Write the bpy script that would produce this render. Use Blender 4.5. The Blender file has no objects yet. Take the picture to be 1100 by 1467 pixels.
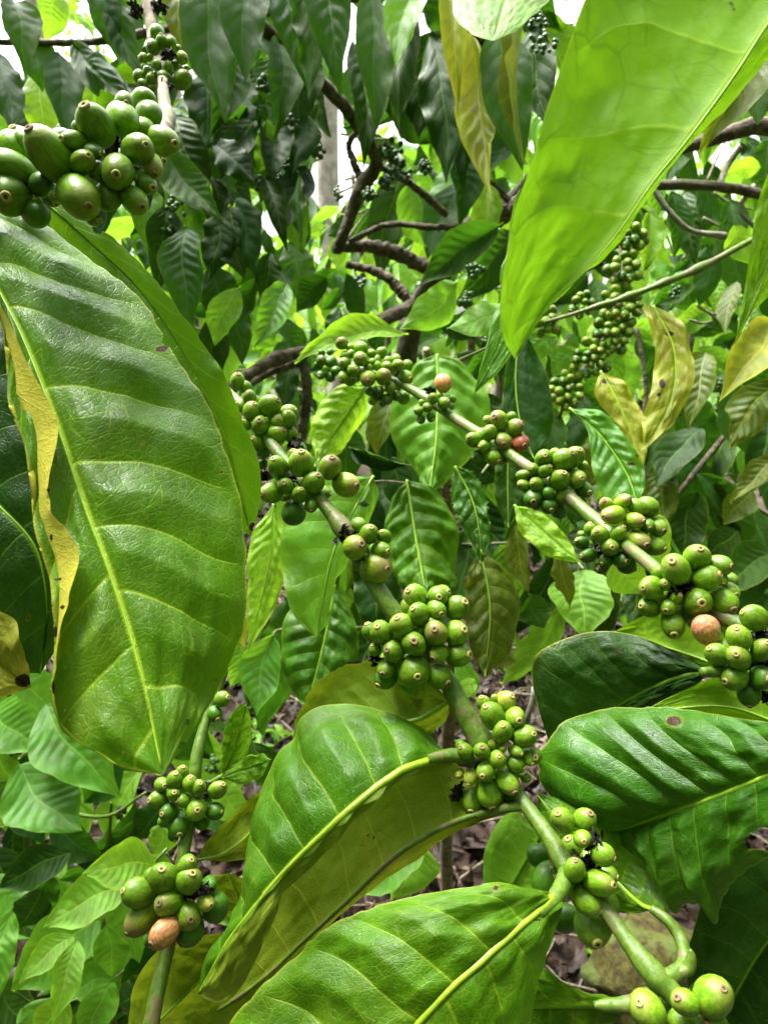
import bpy, math, random
import numpy as np
from mathutils import Vector, Matrix

random.seed(7); RNG = np.random.default_rng(7)
sc = bpy.context.scene
COL = sc.collection

# ------------------------------------------------------------------ camera, sky, sun, exposure
F = 1047.0                       # focal length in photo pixels (1100 x 1467)
PITCH = math.radians(-14.0)
CAM = Vector((0, 0, 1.5))
cam_d = bpy.data.cameras.new('camera'); cam = bpy.data.objects.new('camera', cam_d); COL.objects.link(cam)
cam.location = CAM; cam.rotation_euler = (math.pi / 2 + PITCH, 0, 0)
cam_d.sensor_fit = 'VERTICAL'; cam_d.sensor_height = 36.0; cam_d.lens = 36.0 * F / 1467.0
cam_d.clip_start = 0.02; cam_d.clip_end = 400
cam_d.dof.use_dof = True; cam_d.dof.focus_distance = 0.36; cam_d.dof.aperture_fstop = 19.0
sc.camera = cam

W = bpy.data.worlds.new('World'); sc.world = W; W.use_nodes = True
wt = W.node_tree; wt.nodes.clear()
sky = wt.nodes.new('ShaderNodeTexSky'); sky.sky_type = 'NISHITA'; sky.sun_disc = False
SUN_EL, SUN_AZ = math.radians(58), math.radians(-35)     # high, ahead and to the left
sky.sun_elevation = SUN_EL; sky.sun_rotation = SUN_AZ; sky.air_density = 1.0; sky.dust_density = 6.0; sky.ozone_density = 0.6
hs = wt.nodes.new('ShaderNodeHueSaturation'); hs.inputs['Saturation'].default_value = 0.08; hs.inputs['Value'].default_value = 1.0
bg = wt.nodes.new('ShaderNodeBackground'); bg.inputs['Strength'].default_value = 0.15
wo = wt.nodes.new('ShaderNodeOutputWorld')
wt.links.new(sky.outputs[0], hs.inputs['Color']); wt.links.new(hs.outputs[0], bg.inputs[0]); wt.links.new(bg.outputs[0], wo.inputs[0])

sun_d = bpy.data.lights.new('sun', 'SUN'); sun_d.energy = 2.8; sun_d.angle = math.radians(20); sun_d.color = (1, 0.97, 0.9)
sun = bpy.data.objects.new('sun', sun_d); COL.objects.link(sun)
sd = Vector((math.sin(SUN_AZ) * math.cos(SUN_EL), math.cos(SUN_AZ) * math.cos(SUN_EL) * 0.15, math.sin(SUN_EL)))
sun.rotation_euler = sd.to_track_quat('Z', 'Y').to_euler()

sc.view_settings.view_transform = 'Standard'; sc.view_settings.look = 'None'
sc.view_settings.exposure = 2.15; sc.view_settings.gamma = 1.0; sc.view_settings.use_curve_mapping = False
sc.render.engine = 'CYCLES'
cy = sc.cycles
cy.use_denoising = True; cy.max_bounces = 7; cy.diffuse_bounces = 2; cy.glossy_bounces = 3; cy.transmission_bounces = 5
cy.transparent_max_bounces = 6; cy.sample_clamp_indirect = 6.0; cy.caustics_reflective = False; cy.caustics_refractive = False

# ------------------------------------------------------------------ helpers
cp, sp_ = math.cos(PITCH), math.sin(PITCH)
RIGHT = Vector((1, 0, 0)); FWD = Vector((0, cp, sp_)); UP = Vector((0, -sp_, cp))
def P(x, y, d):
    """point of the place seen at photo pixel x, y at depth d metres"""
    return CAM + FWD * d + RIGHT * ((x - 550) / F * d) + UP * ((733.5 - y) / F * d)
RT, FW, UPn, CM = (np.array(v) for v in (RIGHT, FWD, UP, CAM))
def PN(a):
    a = np.asarray(a, float); d = a[:, 2:3]
    return CM + FW * d + RT * ((a[:, 0:1] - 550) / F * d) + UPn * ((733.5 - a[:, 1:2]) / F * d)
def proj(v):
    r = v - CM; d = r @ FW
    return np.stack([550 + F * (r @ RT) / d, 733.5 - F * (r @ UPn) / d], -1)

WM = {}
def link(o, parent=None, world=None):
    world = world or Matrix.Identity(4)
    COL.objects.link(o)
    if parent is not None:
        o.parent = parent
        o.matrix_basis = WM[parent.name].inverted() @ world
    else:
        o.matrix_basis = world
    WM[o.name] = world
    return o
def thing(name, label, cat, loc, group=None):
    o = bpy.data.objects.new(name, None); o.empty_display_size = 0.05
    link(o, None, Matrix.Translation(loc))
    o['label'] = label; o['category'] = cat
    if group: o['group'] = group
    return o
def mesh_from(name, verts, faces, mat, smooth=True):
    me = bpy.data.meshes.new(name)
    verts = np.asarray(verts, np.float32)
    fa = np.asarray(faces, np.int32)
    n = fa.shape[1]
    me.vertices.add(len(verts)); me.vertices.foreach_set('co', verts.ravel())
    me.loops.add(fa.size); me.loops.foreach_set('vertex_index', fa.ravel())
    me.polygons.add(len(fa)); me.polygons.foreach_set('loop_start', np.arange(0, fa.size, n, dtype=np.int32))
    me.polygons.foreach_set('loop_total', np.full(len(fa), n, np.int32))
    if smooth: me.polygons.foreach_set('use_smooth', np.ones(len(fa), bool))
    me.update(calc_edges=True); me.validate()
    if mat: me.materials.append(mat)
    return me
def obj(name, me, parent=None, world=None, label=None, kind=None):
    o = bpy.data.objects.new(name, me); link(o, parent, world)
    if label: o['label'] = label
    if kind: o['kind'] = kind
    return o
def world_mesh(name, verts, faces, mat, parent=None, origin=None, kind=None, label=None, smooth=True):
    origin = np.array(origin if origin is not None else verts[0], float)
    me = mesh_from(name, np.asarray(verts) - origin, faces, mat, smooth)
    return obj(name, me, parent, Matrix.Translation(Vector(origin)), label, kind)

def catmull(pts, n, chord=True):
    p = np.asarray(pts, float)
    if len(p) == 2: t = np.linspace(0, 1, n)[:, None]; return p[0] * (1 - t) + p[1] * t
    seg = np.linalg.norm(np.diff(p, axis=0), axis=1) + 1e-9
    kn = np.concatenate([[0], np.cumsum(seg)]) if chord else np.arange(len(p), dtype=float)
    m = np.zeros_like(p)
    m[1:-1] = (p[2:] - p[:-2]) / (kn[2:] - kn[:-2])[:, None]
    m[0] = (p[1] - p[0]) / (kn[1] - kn[0]); m[-1] = (p[-1] - p[-2]) / (kn[-1] - kn[-2])
    u = np.linspace(0, kn[-1], n); i = np.clip(np.searchsorted(kn, u, side='right') - 1, 0, len(p) - 2)
    h = (kn[i + 1] - kn[i])[:, None]; t = ((u - kn[i])[:, None]) / h
    return ((2*t**3 - 3*t**2 + 1) * p[i] + (t**3 - 2*t**2 + t) * h * m[i] + (-2*t**3 + 3*t**2) * p[i+1] + (t**3 - t**2) * h * m[i+1])

def vnoise(x, y, seed=0):
    """cheap smooth value noise, arrays in, -1..1 out"""
    xi = np.floor(x).astype(int); yi = np.floor(y).astype(int); fx = x - xi; fy = y - yi
    fx = fx*fx*(3-2*fx); fy = fy*fy*(3-2*fy)
    def h(a, b):
        n = (a * 374761393 + b * 668265263 + seed * 1442695041) & 0x7fffffff
        n = ((n ^ (n >> 13)) * 1274126177) & 0x7fffffff
        return (n ^ (n >> 16)) / 0x7fffffff * 2 - 1
    return (h(xi, yi)*(1-fx)+h(xi+1, yi)*fx)*(1-fy) + (h(xi, yi+1)*(1-fx)+h(xi+1, yi+1)*fx)*fy

def tube_geo(path, radii, sides=10, rough=0.0, seed=0, flat=1.0, flat_dir=None):
    path = np.asarray(path, float); n = len(path); radii = np.asarray(radii, float)
    T = np.gradient(path, axis=0); T /= np.linalg.norm(T, axis=1)[:, None] + 1e-12
    up = np.array(flat_dir if flat_dir is not None else [0.31, 0.2, 0.93], float)
    A = np.zeros_like(path)
    for i in range(n):
        a = up - T[i] * (up @ T[i]); na = np.linalg.norm(a)
        A[i] = a / na if na > 1e-5 else np.array([1, 0, 0])
        if flat_dir is None: up = A[i]
    B = np.cross(T, A)
    ang = np.linspace(0, 2*math.pi, sides, endpoint=False)
    c, s = np.cos(ang), np.sin(ang)
    rr = radii[:, None] * np.ones((1, sides))
    if rough:
        ii, jj = np.meshgrid(np.arange(n), np.arange(sides), indexing='ij')
        rr = rr * (1 + rough * vnoise(ii * 0.55, jj * 0.9, seed))
    V = path[:, None, :] + rr[..., None] * (A[:, None, :] * (c[None, :, None] * flat) + B[:, None, :] * s[None, :, None])
    V = V.reshape(-1, 3)
    i, j = np.meshgrid(np.arange(n-1), np.arange(sides), indexing='ij'); j2 = (j + 1) % sides
    Fq = np.stack([i*sides+j, i*sides+j2, (i+1)*sides+j2, (i+1)*sides+j], -1).reshape(-1, 4)
    V = np.vstack([V, path[0], path[-1]]); a, b = n*sides, n*sides+1
    jj = np.arange(sides); j2 = (jj+1) % sides
    cap0 = np.stack([np.full(sides, a), j2, jj, jj], -1); cap1 = np.stack([np.full(sides, b), (n-1)*sides+jj, (n-1)*sides+j2, (n-1)*sides+j2], -1)
    # caps as tiny fans: drop the doubled index by making them quads through the centre pairwise
    caps = []
    for k in range(0, sides - sides % 2, 2):
        caps.append([a, (k+2) % sides, k+1, k]); caps.append([b, (n-1)*sides+k, (n-1)*sides+k+1, (n-1)*sides+(k+2) % sides])
    return V, np.vstack([Fq, np.array(caps)])
def px_tube(name, pts, mat, parent, n=60, sides=12, rough=0.05, seed=0, nodes=()):
    """pts: (x, y, depth, radius in px)"""
    a = np.array(pts, float); w = PN(a[:, :3]); r = a[:, 3] * a[:, 2] / F
    q = catmull(np.hstack([w, r[:, None]]), n)
    path, rad = q[:, :3], np.clip(q[:, 3], 1e-4, 1)
    for (nx, ny, amp) in nodes:
        d = np.linalg.norm(proj(path) - np.array([nx, ny]), axis=1); rad = rad * (1 + amp * np.exp(-(d / 14) ** 2))
    V, Fq = tube_geo(path, rad, sides, rough, seed)
    return world_mesh(name, V, Fq, mat, parent)

# ------------------------------------------------------------------ materials
class NT:
    def __init__(s, name):
        s.m = bpy.data.materials.new(name); s.m.use_nodes = True; s.t = s.m.node_tree; s.t.nodes.clear()
        s.out = s.t.nodes.new('ShaderNodeOutputMaterial')
    def n(s, typ, **kw):
        nd = s.t.nodes.new('ShaderNode' + typ)
        for k, v in kw.items():
            if k.startswith('i_'):
                key = k[2:]; nd.inputs[int(key) if key.isdigit() else key.replace('_', ' ')].default_value = v
            else: setattr(nd, k, v)
        return nd
    def l(s, a, b): s.t.links.new(a, b)
    def math(s, op, a, b=None, c=None, clamp=False):
        nd = s.t.nodes.new('ShaderNodeMath'); nd.operation = op; nd.use_clamp = clamp
        for k, v in enumerate((a, b, c)):
            if v is None: continue
            if isinstance(v, (int, float)): nd.inputs[k].default_value = v
            else: s.l(v, nd.inputs[k])
        return nd.outputs[0]
    def mix(s, f, a, b, blend='MIX'):
        nd = s.t.nodes.new('ShaderNodeMix'); nd.data_type = 'RGBA'; nd.blend_type = blend
        for k, v in ((0, f), (6, a), (7, b)):
            if isinstance(v, (int, float)): nd.inputs[k].default_value = v
            elif isinstance(v, tuple): nd.inputs[k].default_value = v if len(v) == 4 else (*v, 1)
            else: s.l(v, nd.inputs[k])
        return nd.outputs[2]
    def step(s, v, lo, hi):
        nd = s.t.nodes.new('ShaderNodeMapRange'); nd.interpolation_type = 'SMOOTHSTEP'
        s.l(v, nd.inputs[0]); nd.inputs[1].default_value = lo; nd.inputs[2].default_value = hi
        return nd.outputs[0]

def leaf_mat(name, top, under, vein, trans, gloss=0.34, tw=0.35, old=0.0, spec=0.40, netscale=95.0, bump=1.0, yel=(0.50, 0.48, 0.06), vary=0.25):
    s = NT(name)
    uv = s.n('UVMap', uv_map='UVMap'); ph = s.n('UVMap', uv_map='vein'); sep = s.n('SeparateXYZ'); s.l(ph.outputs[0], sep.inputs[0])
    phase, ab = sep.outputs[0], sep.outputs[1]
    oi = s.n('ObjectInfo')
    off = s.n('VectorMath', operation='ADD'); s.l(uv.outputs[0], off.inputs[0])
    comb = s.n('CombineXYZ'); s.l(s.math('MULTIPLY', oi.outputs['Random'], 9.0), comb.inputs[2]); s.l(comb.outputs[0], off.inputs[1])
    co = off.outputs[0]
    # small wobble of the side veins
    nz = s.n('TexNoise', i_Scale=60.0, i_Detail=2.0); s.l(co, nz.inputs['Vector'])
    wob = s.math('MULTIPLY', s.math('SUBTRACT', nz.outputs[0], 0.5), 0.07)
    f = s.math('FRACT', s.math('ADD', s.math('ADD', phase, wob), 0.5))
    d = s.math('ABSOLUTE', s.math('SUBTRACT', f, 0.5))
    wdt = s.math('MULTIPLY_ADD', ab, -0.028, 0.042)
    side = s.math('SUBTRACT', 1.0, s.math('DIVIDE', d, wdt, clamp=True), clamp=True)
    inner = s.math('SUBTRACT', 1.0, s.step(ab, 0.80, 0.97))
    side = s.math('MULTIPLY', s.math('POWER', side, 0.8), inner)
    midm = s.math('SUBTRACT', 1.0, s.step(ab, 0.012, 0.035))
    halo = s.math('SUBTRACT', 1.0, s.step(d, 0.0, 0.26))
    # net of fine veins
    nzv = s.n('TexNoise', i_Scale=38.0, i_Detail=1.0); s.l(co, nzv.inputs['Vector'])
    vm = s.n('VectorMath', operation='SCALE'); s.l(nzv.outputs[1], vm.inputs[0]); vm.inputs['Scale'].default_value = 0.012
    va = s.n('VectorMath', operation='ADD'); s.l(co, va.inputs[0]); s.l(vm.outputs[0], va.inputs[1])
    n0 = s.n('TexNoise', i_Scale=45.0, i_Detail=2.0); s.l(co, n0.inputs['Vector'])
    v1 = s.n('TexVoronoi', feature='DISTANCE_TO_EDGE', i_Scale=netscale); s.l(va.outputs[0], v1.inputs['Vector'])
    v2 = s.n('TexVoronoi', feature='DISTANCE_TO_EDGE', i_Scale=netscale * 4.2); s.l(va.outputs[0], v2.inputs['Vector'])
    net1 = s.math('MULTIPLY', s.math('SUBTRACT', 1.0, s.step(v1.outputs[0], 0.0, 0.035)), s.step(n0.outputs[0], 0.36, 0.6))
    net2 = s.math('SUBTRACT', 1.0, s.step(v2.outputs[0], 0.0, 0.16))
    # colour fields
    n1 = s.n('TexNoise', i_Scale=24.0, i_Detail=6.0, i_Roughness=0.65); s.l(co, n1.inputs['Vector'])
    n2 = s.n('TexNoise', i_Scale=150.0, i_Detail=5.0, i_Roughness=0.7); s.l(co, n2.inputs['Vector'])
    n3 = s.n('TexNoise', i_Scale=420.0, i_Detail=2.0); s.l(co, n3.inputs['Vector'])
    patch = s.step(n1.outputs[0], 0.38, 0.66); fine = s.step(n2.outputs[0], 0.35, 0.68)
    dark = tuple(c * 0.55 for c in top); lite = (min(1, top[0]*1.9+0.01), min(1, top[1]*1.45), top[2]*1.1)
    t1 = s.mix(patch, dark, top)
    t1 = s.mix(s.math('MULTIPLY', fine, 0.22), t1, lite)
    t1 = s.mix(s.math('MULTIPLY', halo, 0.20), t1, lite)
    t1 = s.mix(s.math('MULTIPLY', s.step(ab, 0.6, 1.0), 0.25), t1, lite)
    cv = s.n('TexNoise', i_Scale=1.0, i_Detail=3.0, i_Roughness=0.6); cc = s.n('CombineXYZ'); s.l(s.math('MULTIPLY', phase, 1.1), cc.inputs[0]); s.l(s.math('MULTIPLY', ab, 16.0), cc.inputs[1]); s.l(s.math('MULTIPLY', oi.outputs['Random'], 7.0), cc.inputs[2]); s.l(cc.outputs[0], cv.inputs['Vector'])
    cf = s.math('ABSOLUTE', s.math('SUBTRACT', s.math('FRACT', s.math('MULTIPLY', cv.outputs[0], 9.0)), 0.5))
    cross = s.math('MULTIPLY', s.math('SUBTRACT', 1.0, s.step(cf, 0.0, 0.09)), 1.0)
    t1 = s.mix(s.math('MULTIPLY', cross, 0.16), t1, vein)
    sn = s.n('TexNoise', i_Scale=32.0, i_Detail=8.0, i_Roughness=0.72); sm = s.n('Mapping'); sm.inputs['Location'].default_value = (3.1, 7.7, 0); s.l(co, sm.inputs[0]); s.l(sm.outputs[0], sn.inputs['Vector'])
    stain = s.math('MULTIPLY', s.step(sn.outputs[0], 0.50, 0.68), 0.50)
    t1 = s.mix(stain, t1, (top[0]*0.85, top[1]*0.40, top[2]))
    t1 = s.mix(s.math('MULTIPLY', net1, 0.20), t1, vein)
    t1 = s.mix(s.math('MULTIPLY', net2, 0.05), t1, vein)
    t1 = s.mix(s.math('MULTIPLY', side, 0.52), t1, vein)
    t1 = s.mix(s.math('MULTIPLY', midm, 0.85), t1, vein)
    u1 = s.mix(patch, tuple(c * 0.90 for c in under), under)
    u1 = s.mix(s.math('MULTIPLY', net2, 0.18), u1, tuple(c * 0.6 for c in under))
    u1 = s.mix(s.math('MULTIPLY', net1, 0.42), u1, tuple(c * 0.6 for c in under))
    u1 = s.mix(s.math('MULTIPLY', side, 0.80), u1, vein)
    u1 = s.mix(s.math('MULTIPLY', midm, 0.85), u1, vein)
    geo = s.n('NewGeometry'); back = geo.outputs['Backfacing']
    col = s.mix(back, t1, u1)
    # yellowing and rust
    ay = s.n('Attribute', attribute_name='yellow'); ab2 = s.n('Attribute', attribute_name='brown')
    ym = s.math('MULTIPLY', s.math('MULTIPLY', ay.outputs['Fac'], s.math('MULTIPLY_ADD', fine, 0.25, 0.82), clamp=True), s.math('SUBTRACT', 1.0, s.math('MULTIPLY', s.math('MAXIMUM', net1, side), 0.30)))
    edge = s.math('MULTIPLY', s.step(ab, 0.975, 1.0), 0.35)
    if old > 0:
        n4 = s.n('TexNoise', i_Scale=16.0, i_Detail=7.0, i_Roughness=0.7); s.l(co, n4.inputs['Vector'])
        om = s.math('MULTIPLY', s.step(n4.outputs[0], 0.52, 0.72), old)
        ym = s.math('MAXIMUM', ym, om)
    col = s.mix(s.math('MAXIMUM', ym, edge), col, yel)
    n5 = s.n('TexNoise', i_Scale=75.0, i_Detail=3.0); s.l(co, n5.inputs['Vector'])
    fleck = s.math('MULTIPLY', s.step(n5.outputs[0], 0.735, 0.76), 0.75)
    br = s.math('MAXIMUM', s.step(s.math('ADD', ab2.outputs['Fac'], s.math('MULTIPLY', s.math('SUBTRACT', n2.outputs[0], 0.5), 0.5)), 0.42, 0.58), fleck)
    col = s.mix(br, col, (0.05, 0.025, 0.012))
    # a scatter of pale dust specks
    v3 = s.n('TexVoronoi', i_Scale=330.0); s.l(co, v3.inputs['Vector'])
    speck = s.math('MULTIPLY', s.math('MULTIPLY', s.math('LESS_THAN', v3.outputs[0], 0.09), s.math('GREATER_THAN', n1.outputs[0], 0.54)), s.math('SUBTRACT', 1.0, back))
    col = s.mix(s.math('MULTIPLY', speck, 0.5), col, (0.5, 0.5, 0.42))
    # each leaf its own tone
    rv = s.math('MULTIPLY_ADD', oi.outputs['Random'], vary * 2, 1 - vary)
    hsv = s.n('HueSaturation'); s.l(col, hsv.inputs['Color']); s.l(rv, hsv.inputs['Value'])
    s.l(s.math('MULTIPLY_ADD', oi.outputs['Random'], -0.03, 0.512), hsv.inputs['Hue'])
    col = hsv.outputs[0]
    # relief
    h = s.math('MULTIPLY', s.math('ADD', s.math('MULTIPLY', side, -0.5), s.math('MULTIPLY', net1, -0.16)), 1.0)
    h = s.math('ADD', h, s.math('MULTIPLY', net2, -0.16))
    h = s.math('ADD', h, s.math('MULTIPLY', cross, -0.14))
    h = s.math('ADD', h, s.math('MULTIPLY', n2.outputs[0], 0.7))
    h = s.math('ADD', h, s.math('MULTIPLY', n3.outputs[0], 0.18))
    bp = s.n('Bump', i_Strength=0.42 * bump, i_Distance=0.0011); s.l(h, bp.inputs['Height'])
    pr = s.n('BsdfPrincipled'); s.l(col, pr.inputs['Base Color']); s.l(bp.outputs[0], pr.inputs['Normal'])
    ro = s.math('ADD', s.math('ADD', s.math('MULTIPLY_ADD', fine, 0.16, gloss), s.math('MULTIPLY', stain, 0.2)), s.math('MULTIPLY', back, 0.22), clamp=True)
    s.l(ro, pr.inputs['Roughness']); pr.inputs['IOR'].default_value = 1.45
    s.l(s.math('MULTIPLY_ADD', back, -0.5*spec, spec), pr.inputs['Specular IOR Level'])
    tr = s.n('BsdfTranslucent'); tc = s.mix(0.55, col, trans)
    tc = s.mix(s.math('MULTIPLY', s.math('MAXIMUM', side, net1), 0.35), tc, tuple(c * 0.35 for c in trans))
    tc = s.mix(ym, tc, (0.75, 0.62, 0.08)); tc = s.mix(br, tc, (0.03, 0.015, 0.01))
    s.l(tc, tr.inputs[0]); s.l(bp.outputs[0], tr.inputs['Normal'])
    ms = s.n('MixShader', i_0=tw); s.l(pr.outputs[0], ms.inputs[1]); s.l(tr.outputs[0], ms.inputs[2]); s.l(ms.outputs[0], s.out.inputs[0])
    return s.m

LM = {
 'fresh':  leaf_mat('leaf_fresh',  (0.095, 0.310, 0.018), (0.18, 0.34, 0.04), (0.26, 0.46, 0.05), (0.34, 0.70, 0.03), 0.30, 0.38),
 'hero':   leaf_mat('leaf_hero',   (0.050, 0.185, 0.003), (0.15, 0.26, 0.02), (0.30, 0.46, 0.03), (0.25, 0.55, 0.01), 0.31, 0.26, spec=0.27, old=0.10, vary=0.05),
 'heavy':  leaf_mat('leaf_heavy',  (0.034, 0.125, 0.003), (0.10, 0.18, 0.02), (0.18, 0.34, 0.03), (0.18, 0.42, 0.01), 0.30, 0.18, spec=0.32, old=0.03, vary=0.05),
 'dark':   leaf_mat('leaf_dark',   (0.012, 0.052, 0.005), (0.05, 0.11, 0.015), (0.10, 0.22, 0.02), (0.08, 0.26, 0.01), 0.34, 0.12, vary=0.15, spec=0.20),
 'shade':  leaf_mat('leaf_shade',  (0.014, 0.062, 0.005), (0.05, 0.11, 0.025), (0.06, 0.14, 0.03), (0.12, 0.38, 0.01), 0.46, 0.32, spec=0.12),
 'lime':   leaf_mat('leaf_lime',   (0.150, 0.390, 0.018), (0.27, 0.46, 0.04), (0.42, 0.60, 0.07), (0.50, 0.88, 0.03), 0.33, 0.46),
 'under':  leaf_mat('leaf_under',  (0.075, 0.220, 0.008), (0.14, 0.33, 0.010), (0.26, 0.46, 0.03), (0.26, 0.56, 0.01), 0.30, 0.36, netscale=60, bump=0.6, vary=0.03),
 'olive':  leaf_mat('leaf_olive',  (0.055, 0.110, 0.006), (0.16, 0.25, 0.012), (0.30, 0.36, 0.03), (0.32, 0.42, 0.01), 0.36, 0.30, old=0.25, vary=0.12),
 'yellow': leaf_mat('leaf_yellow', (0.21, 0.29, 0.018), (0.34, 0.38, 0.03), (0.45, 0.46, 0.06), (0.58, 0.62, 0.03), 0.38, 0.38, old=0.5, vary=0.10),
}
MATALIAS = {}

def plain_mat(name, c1, c2, scale=40, rough=0.55, bump=0.4, dist=0.001, c3=None, stretch=(1, 1, 1), detail=6.0, trans=None):
    s = NT(name); tc = s.n('TexCoord'); mp = s.n('Mapping'); mp.inputs['Scale'].default_value = stretch; s.l(tc.outputs['Object'], mp.inputs[0])
    n = s.n('TexNoise', i_Scale=float(scale), i_Detail=detail, i_Roughness=0.65); s.l(mp.outputs[0], n.inputs['Vector'])
    n2 = s.n('TexNoise', i_Scale=float(scale) * 0.27, i_Detail=4.0); s.l(mp.outputs[0], n2.inputs['Vector'])
    col = s.mix(s.step(n.outputs[0], 0.35, 0.65), c1, c2)
    if c3: col = s.mix(s.step(n2.outputs[0], 0.5, 0.62), col, c3)
    b = s.n('Bump', i_Strength=bump, i_Distance=dist); s.l(n.outputs[0], b.inputs['Height'])
    pr = s.n('BsdfPrincipled', i_Roughness=rough); s.l(col, pr.inputs['Base Color']); s.l(b.outputs[0], pr.inputs['Normal'])
    s.l(pr.outputs[0], s.out.inputs[0]); return s.m
M_STEM = plain_mat('stem_green', (0.065, 0.135, 0.010), (0.125, 0.205, 0.022), 300, 0.42, 0.8, 0.0008, c3=(0.17, 0.145, 0.065), stretch=(1, 1, .6))
M_STEMB = plain_mat('stem_corky', (0.13, 0.19, 0.04), (0.24, 0.24, 0.11), 420, 0.6, 0.8, 0.0008, c3=(0.25, 0.21, 0.13))
M_TWIG = plain_mat('twig_bark', (0.17, 0.13, 0.085), (0.34, 0.29, 0.21), 90, 0.8, 0.8, 0.002, c3=(0.12, 0.13, 0.06))
M_BARK = plain_mat('bark', (0.05, 0.036, 0.026), (0.21, 0.165, 0.12), 75, 0.9, 1.0, 0.008, c3=(0.09, 0.085, 0.045))
M_PALE = plain_mat('pale_bark', (0.25, 0.22, 0.19), (0.45, 0.41, 0.36), 12, 0.9, 0.8, 0.01, c3=(0.2, 0.2, 0.14))
M_MID = plain_mat('midrib_green', (0.20, 0.38, 0.02), (0.28, 0.46, 0.03), 200, 0.38, 0.2, 0.0004)
M_MIDY = plain_mat('midrib_yellow', (0.22, 0.37, 0.012), (0.34, 0.46, 0.025), 200, 0.40, 0.2, 0.0004)
M_DRY = plain_mat('dried_black', (0.010, 0.008, 0.007), (0.05, 0.038, 0.03), 500, 0.7, 1.0, 0.001)
M_CAL = plain_mat('calyx_tan', (0.42, 0.36, 0.08), (0.58, 0.50, 0.17), 700, 0.6, 0.6, 0.0004, c3=(0.24, 0.14, 0.06))
M_CALB = plain_mat('calyx_brown', (0.20, 0.11, 0.06), (0.34, 0.23, 0.12), 700, 0.7, 0.6, 0.0004)
M_HOLE = plain_mat('calyx_hole', (0.03, 0.015, 0.008), (0.06, 0.03, 0.015), 300, 0.8)

def berry_mat(name, base, hi, cap, capamt, dark=None):
    s = NT(name); tc = s.n('TexCoord'); oi = s.n('ObjectInfo')
    add = s.n('VectorMath', operation='ADD'); s.l(tc.outputs['Object'], add.inputs[0])
    cb = s.n('CombineXYZ'); s.l(s.math('MULTIPLY', oi.outputs['Random'], 37.0), cb.inputs[0]); s.l(s.math('MULTIPLY', oi.outputs['Random'], 11.0), cb.inputs[1]); s.l(cb.outputs[0], add.inputs[1])
    mp = s.n('Mapping'); mp.inputs['Scale'].default_value = (5.5, 5.5, 0.9); s.l(add.outputs[0], mp.inputs[0])
    st = s.n('TexNoise', i_Scale=1.0, i_Detail=4.0, i_Roughness=0.6); s.l(mp.outputs[0], st.inputs['Vector'])
    n2 = s.n('TexNoise', i_Scale=2.2, i_Detail=5.0, i_Roughness=0.7); s.l(add.outputs[0], n2.inputs['Vector'])
    n3 = s.n('TexNoise', i_Scale=42.0, i_Detail=2.0); s.l(add.outputs[0], n3.inputs['Vector'])
    col = s.mix(s.step(st.outputs[0], 0.36, 0.66), base, hi)
    col = s.mix(s.math('MULTIPLY', s.step(n3.outputs[0], 0.5, 0.75), 0.12), col, tuple(min(1, c*1.5) for c in hi))
    sep = s.n('SeparateXYZ'); s.l(tc.outputs['Object'], sep.inputs[0])
    capm = s.step(s.math('ADD', sep.outputs[2], s.math('MULTIPLY', s.math('SUBTRACT', n2.outputs[0], 0.5), 1.6)), 0.85 - 0.20*capamt, 1.0 - 0.15*capamt)
    capm = s.math('MULTIPLY', capm, s.math('MULTIPLY', s.step(oi.outputs['Random'], 0.25 - capamt, 0.8 - capamt), 0.35 + 0.5 * capamt))
    col = s.mix(capm, col, cap)
    scar = s.step(n2.outputs[0], 0.66, 0.73); col = s.mix(s.math('MULTIPLY', scar, 0.65), col, (0.22, 0.17, 0.085))
    n6 = s.n('TexNoise', i_Scale=9.0, i_Detail=5.0, i_Roughness=0.75); s.l(add.outputs[0], n6.inputs['Vector'])
    col = s.mix(s.math('MULTIPLY', s.step(n6.outputs[0], 0.50, 0.72), 0.35), col, tuple(c*0.55 for c in base))
    col = s.mix(s.math('MULTIPLY', s.step(n6.outputs[0], 0.665, 0.68), 0.7), col, (0.09, 0.055, 0.025))
    ring = s.step(s.math('ABSOLUTE', s.math('SUBTRACT', sep.outputs[2], 0.93)), 0.10, 0.0)
    hv = s.n('HueSaturation'); s.l(col, hv.inputs['Color'])
    s.l(s.math('MULTIPLY_ADD', oi.outputs['Random'], 0.55, 0.78), hv.inputs['Value'])
    b = s.n('Bump', i_Strength=0.12, i_Distance=0.02); s.l(s.math('ADD', n2.outputs[0], s.math('MULTIPLY', n3.outputs[0], 0.15)), b.inputs['Height'])
    pr = s.n('BsdfPrincipled'); s.l(hv.outputs[0], pr.inputs['Base Color']); s.l(b.outputs[0], pr.inputs['Normal'])
    s.l(s.math('MULTIPLY_ADD', n6.outputs[0], 0.45, 0.16), pr.inputs['Roughness']); pr.inputs['Specular IOR Level'].default_value = 0.42
    pr.inputs['Subsurface Weight'].default_value = 0.06; pr.inputs['Subsurface Radius'].default_value = (0.4, 0.6, 0.15); pr.inputs['Subsurface Scale'].default_value = 0.003
    s.l(pr.outputs[0], s.out.inputs[0]); return s.m
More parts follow.
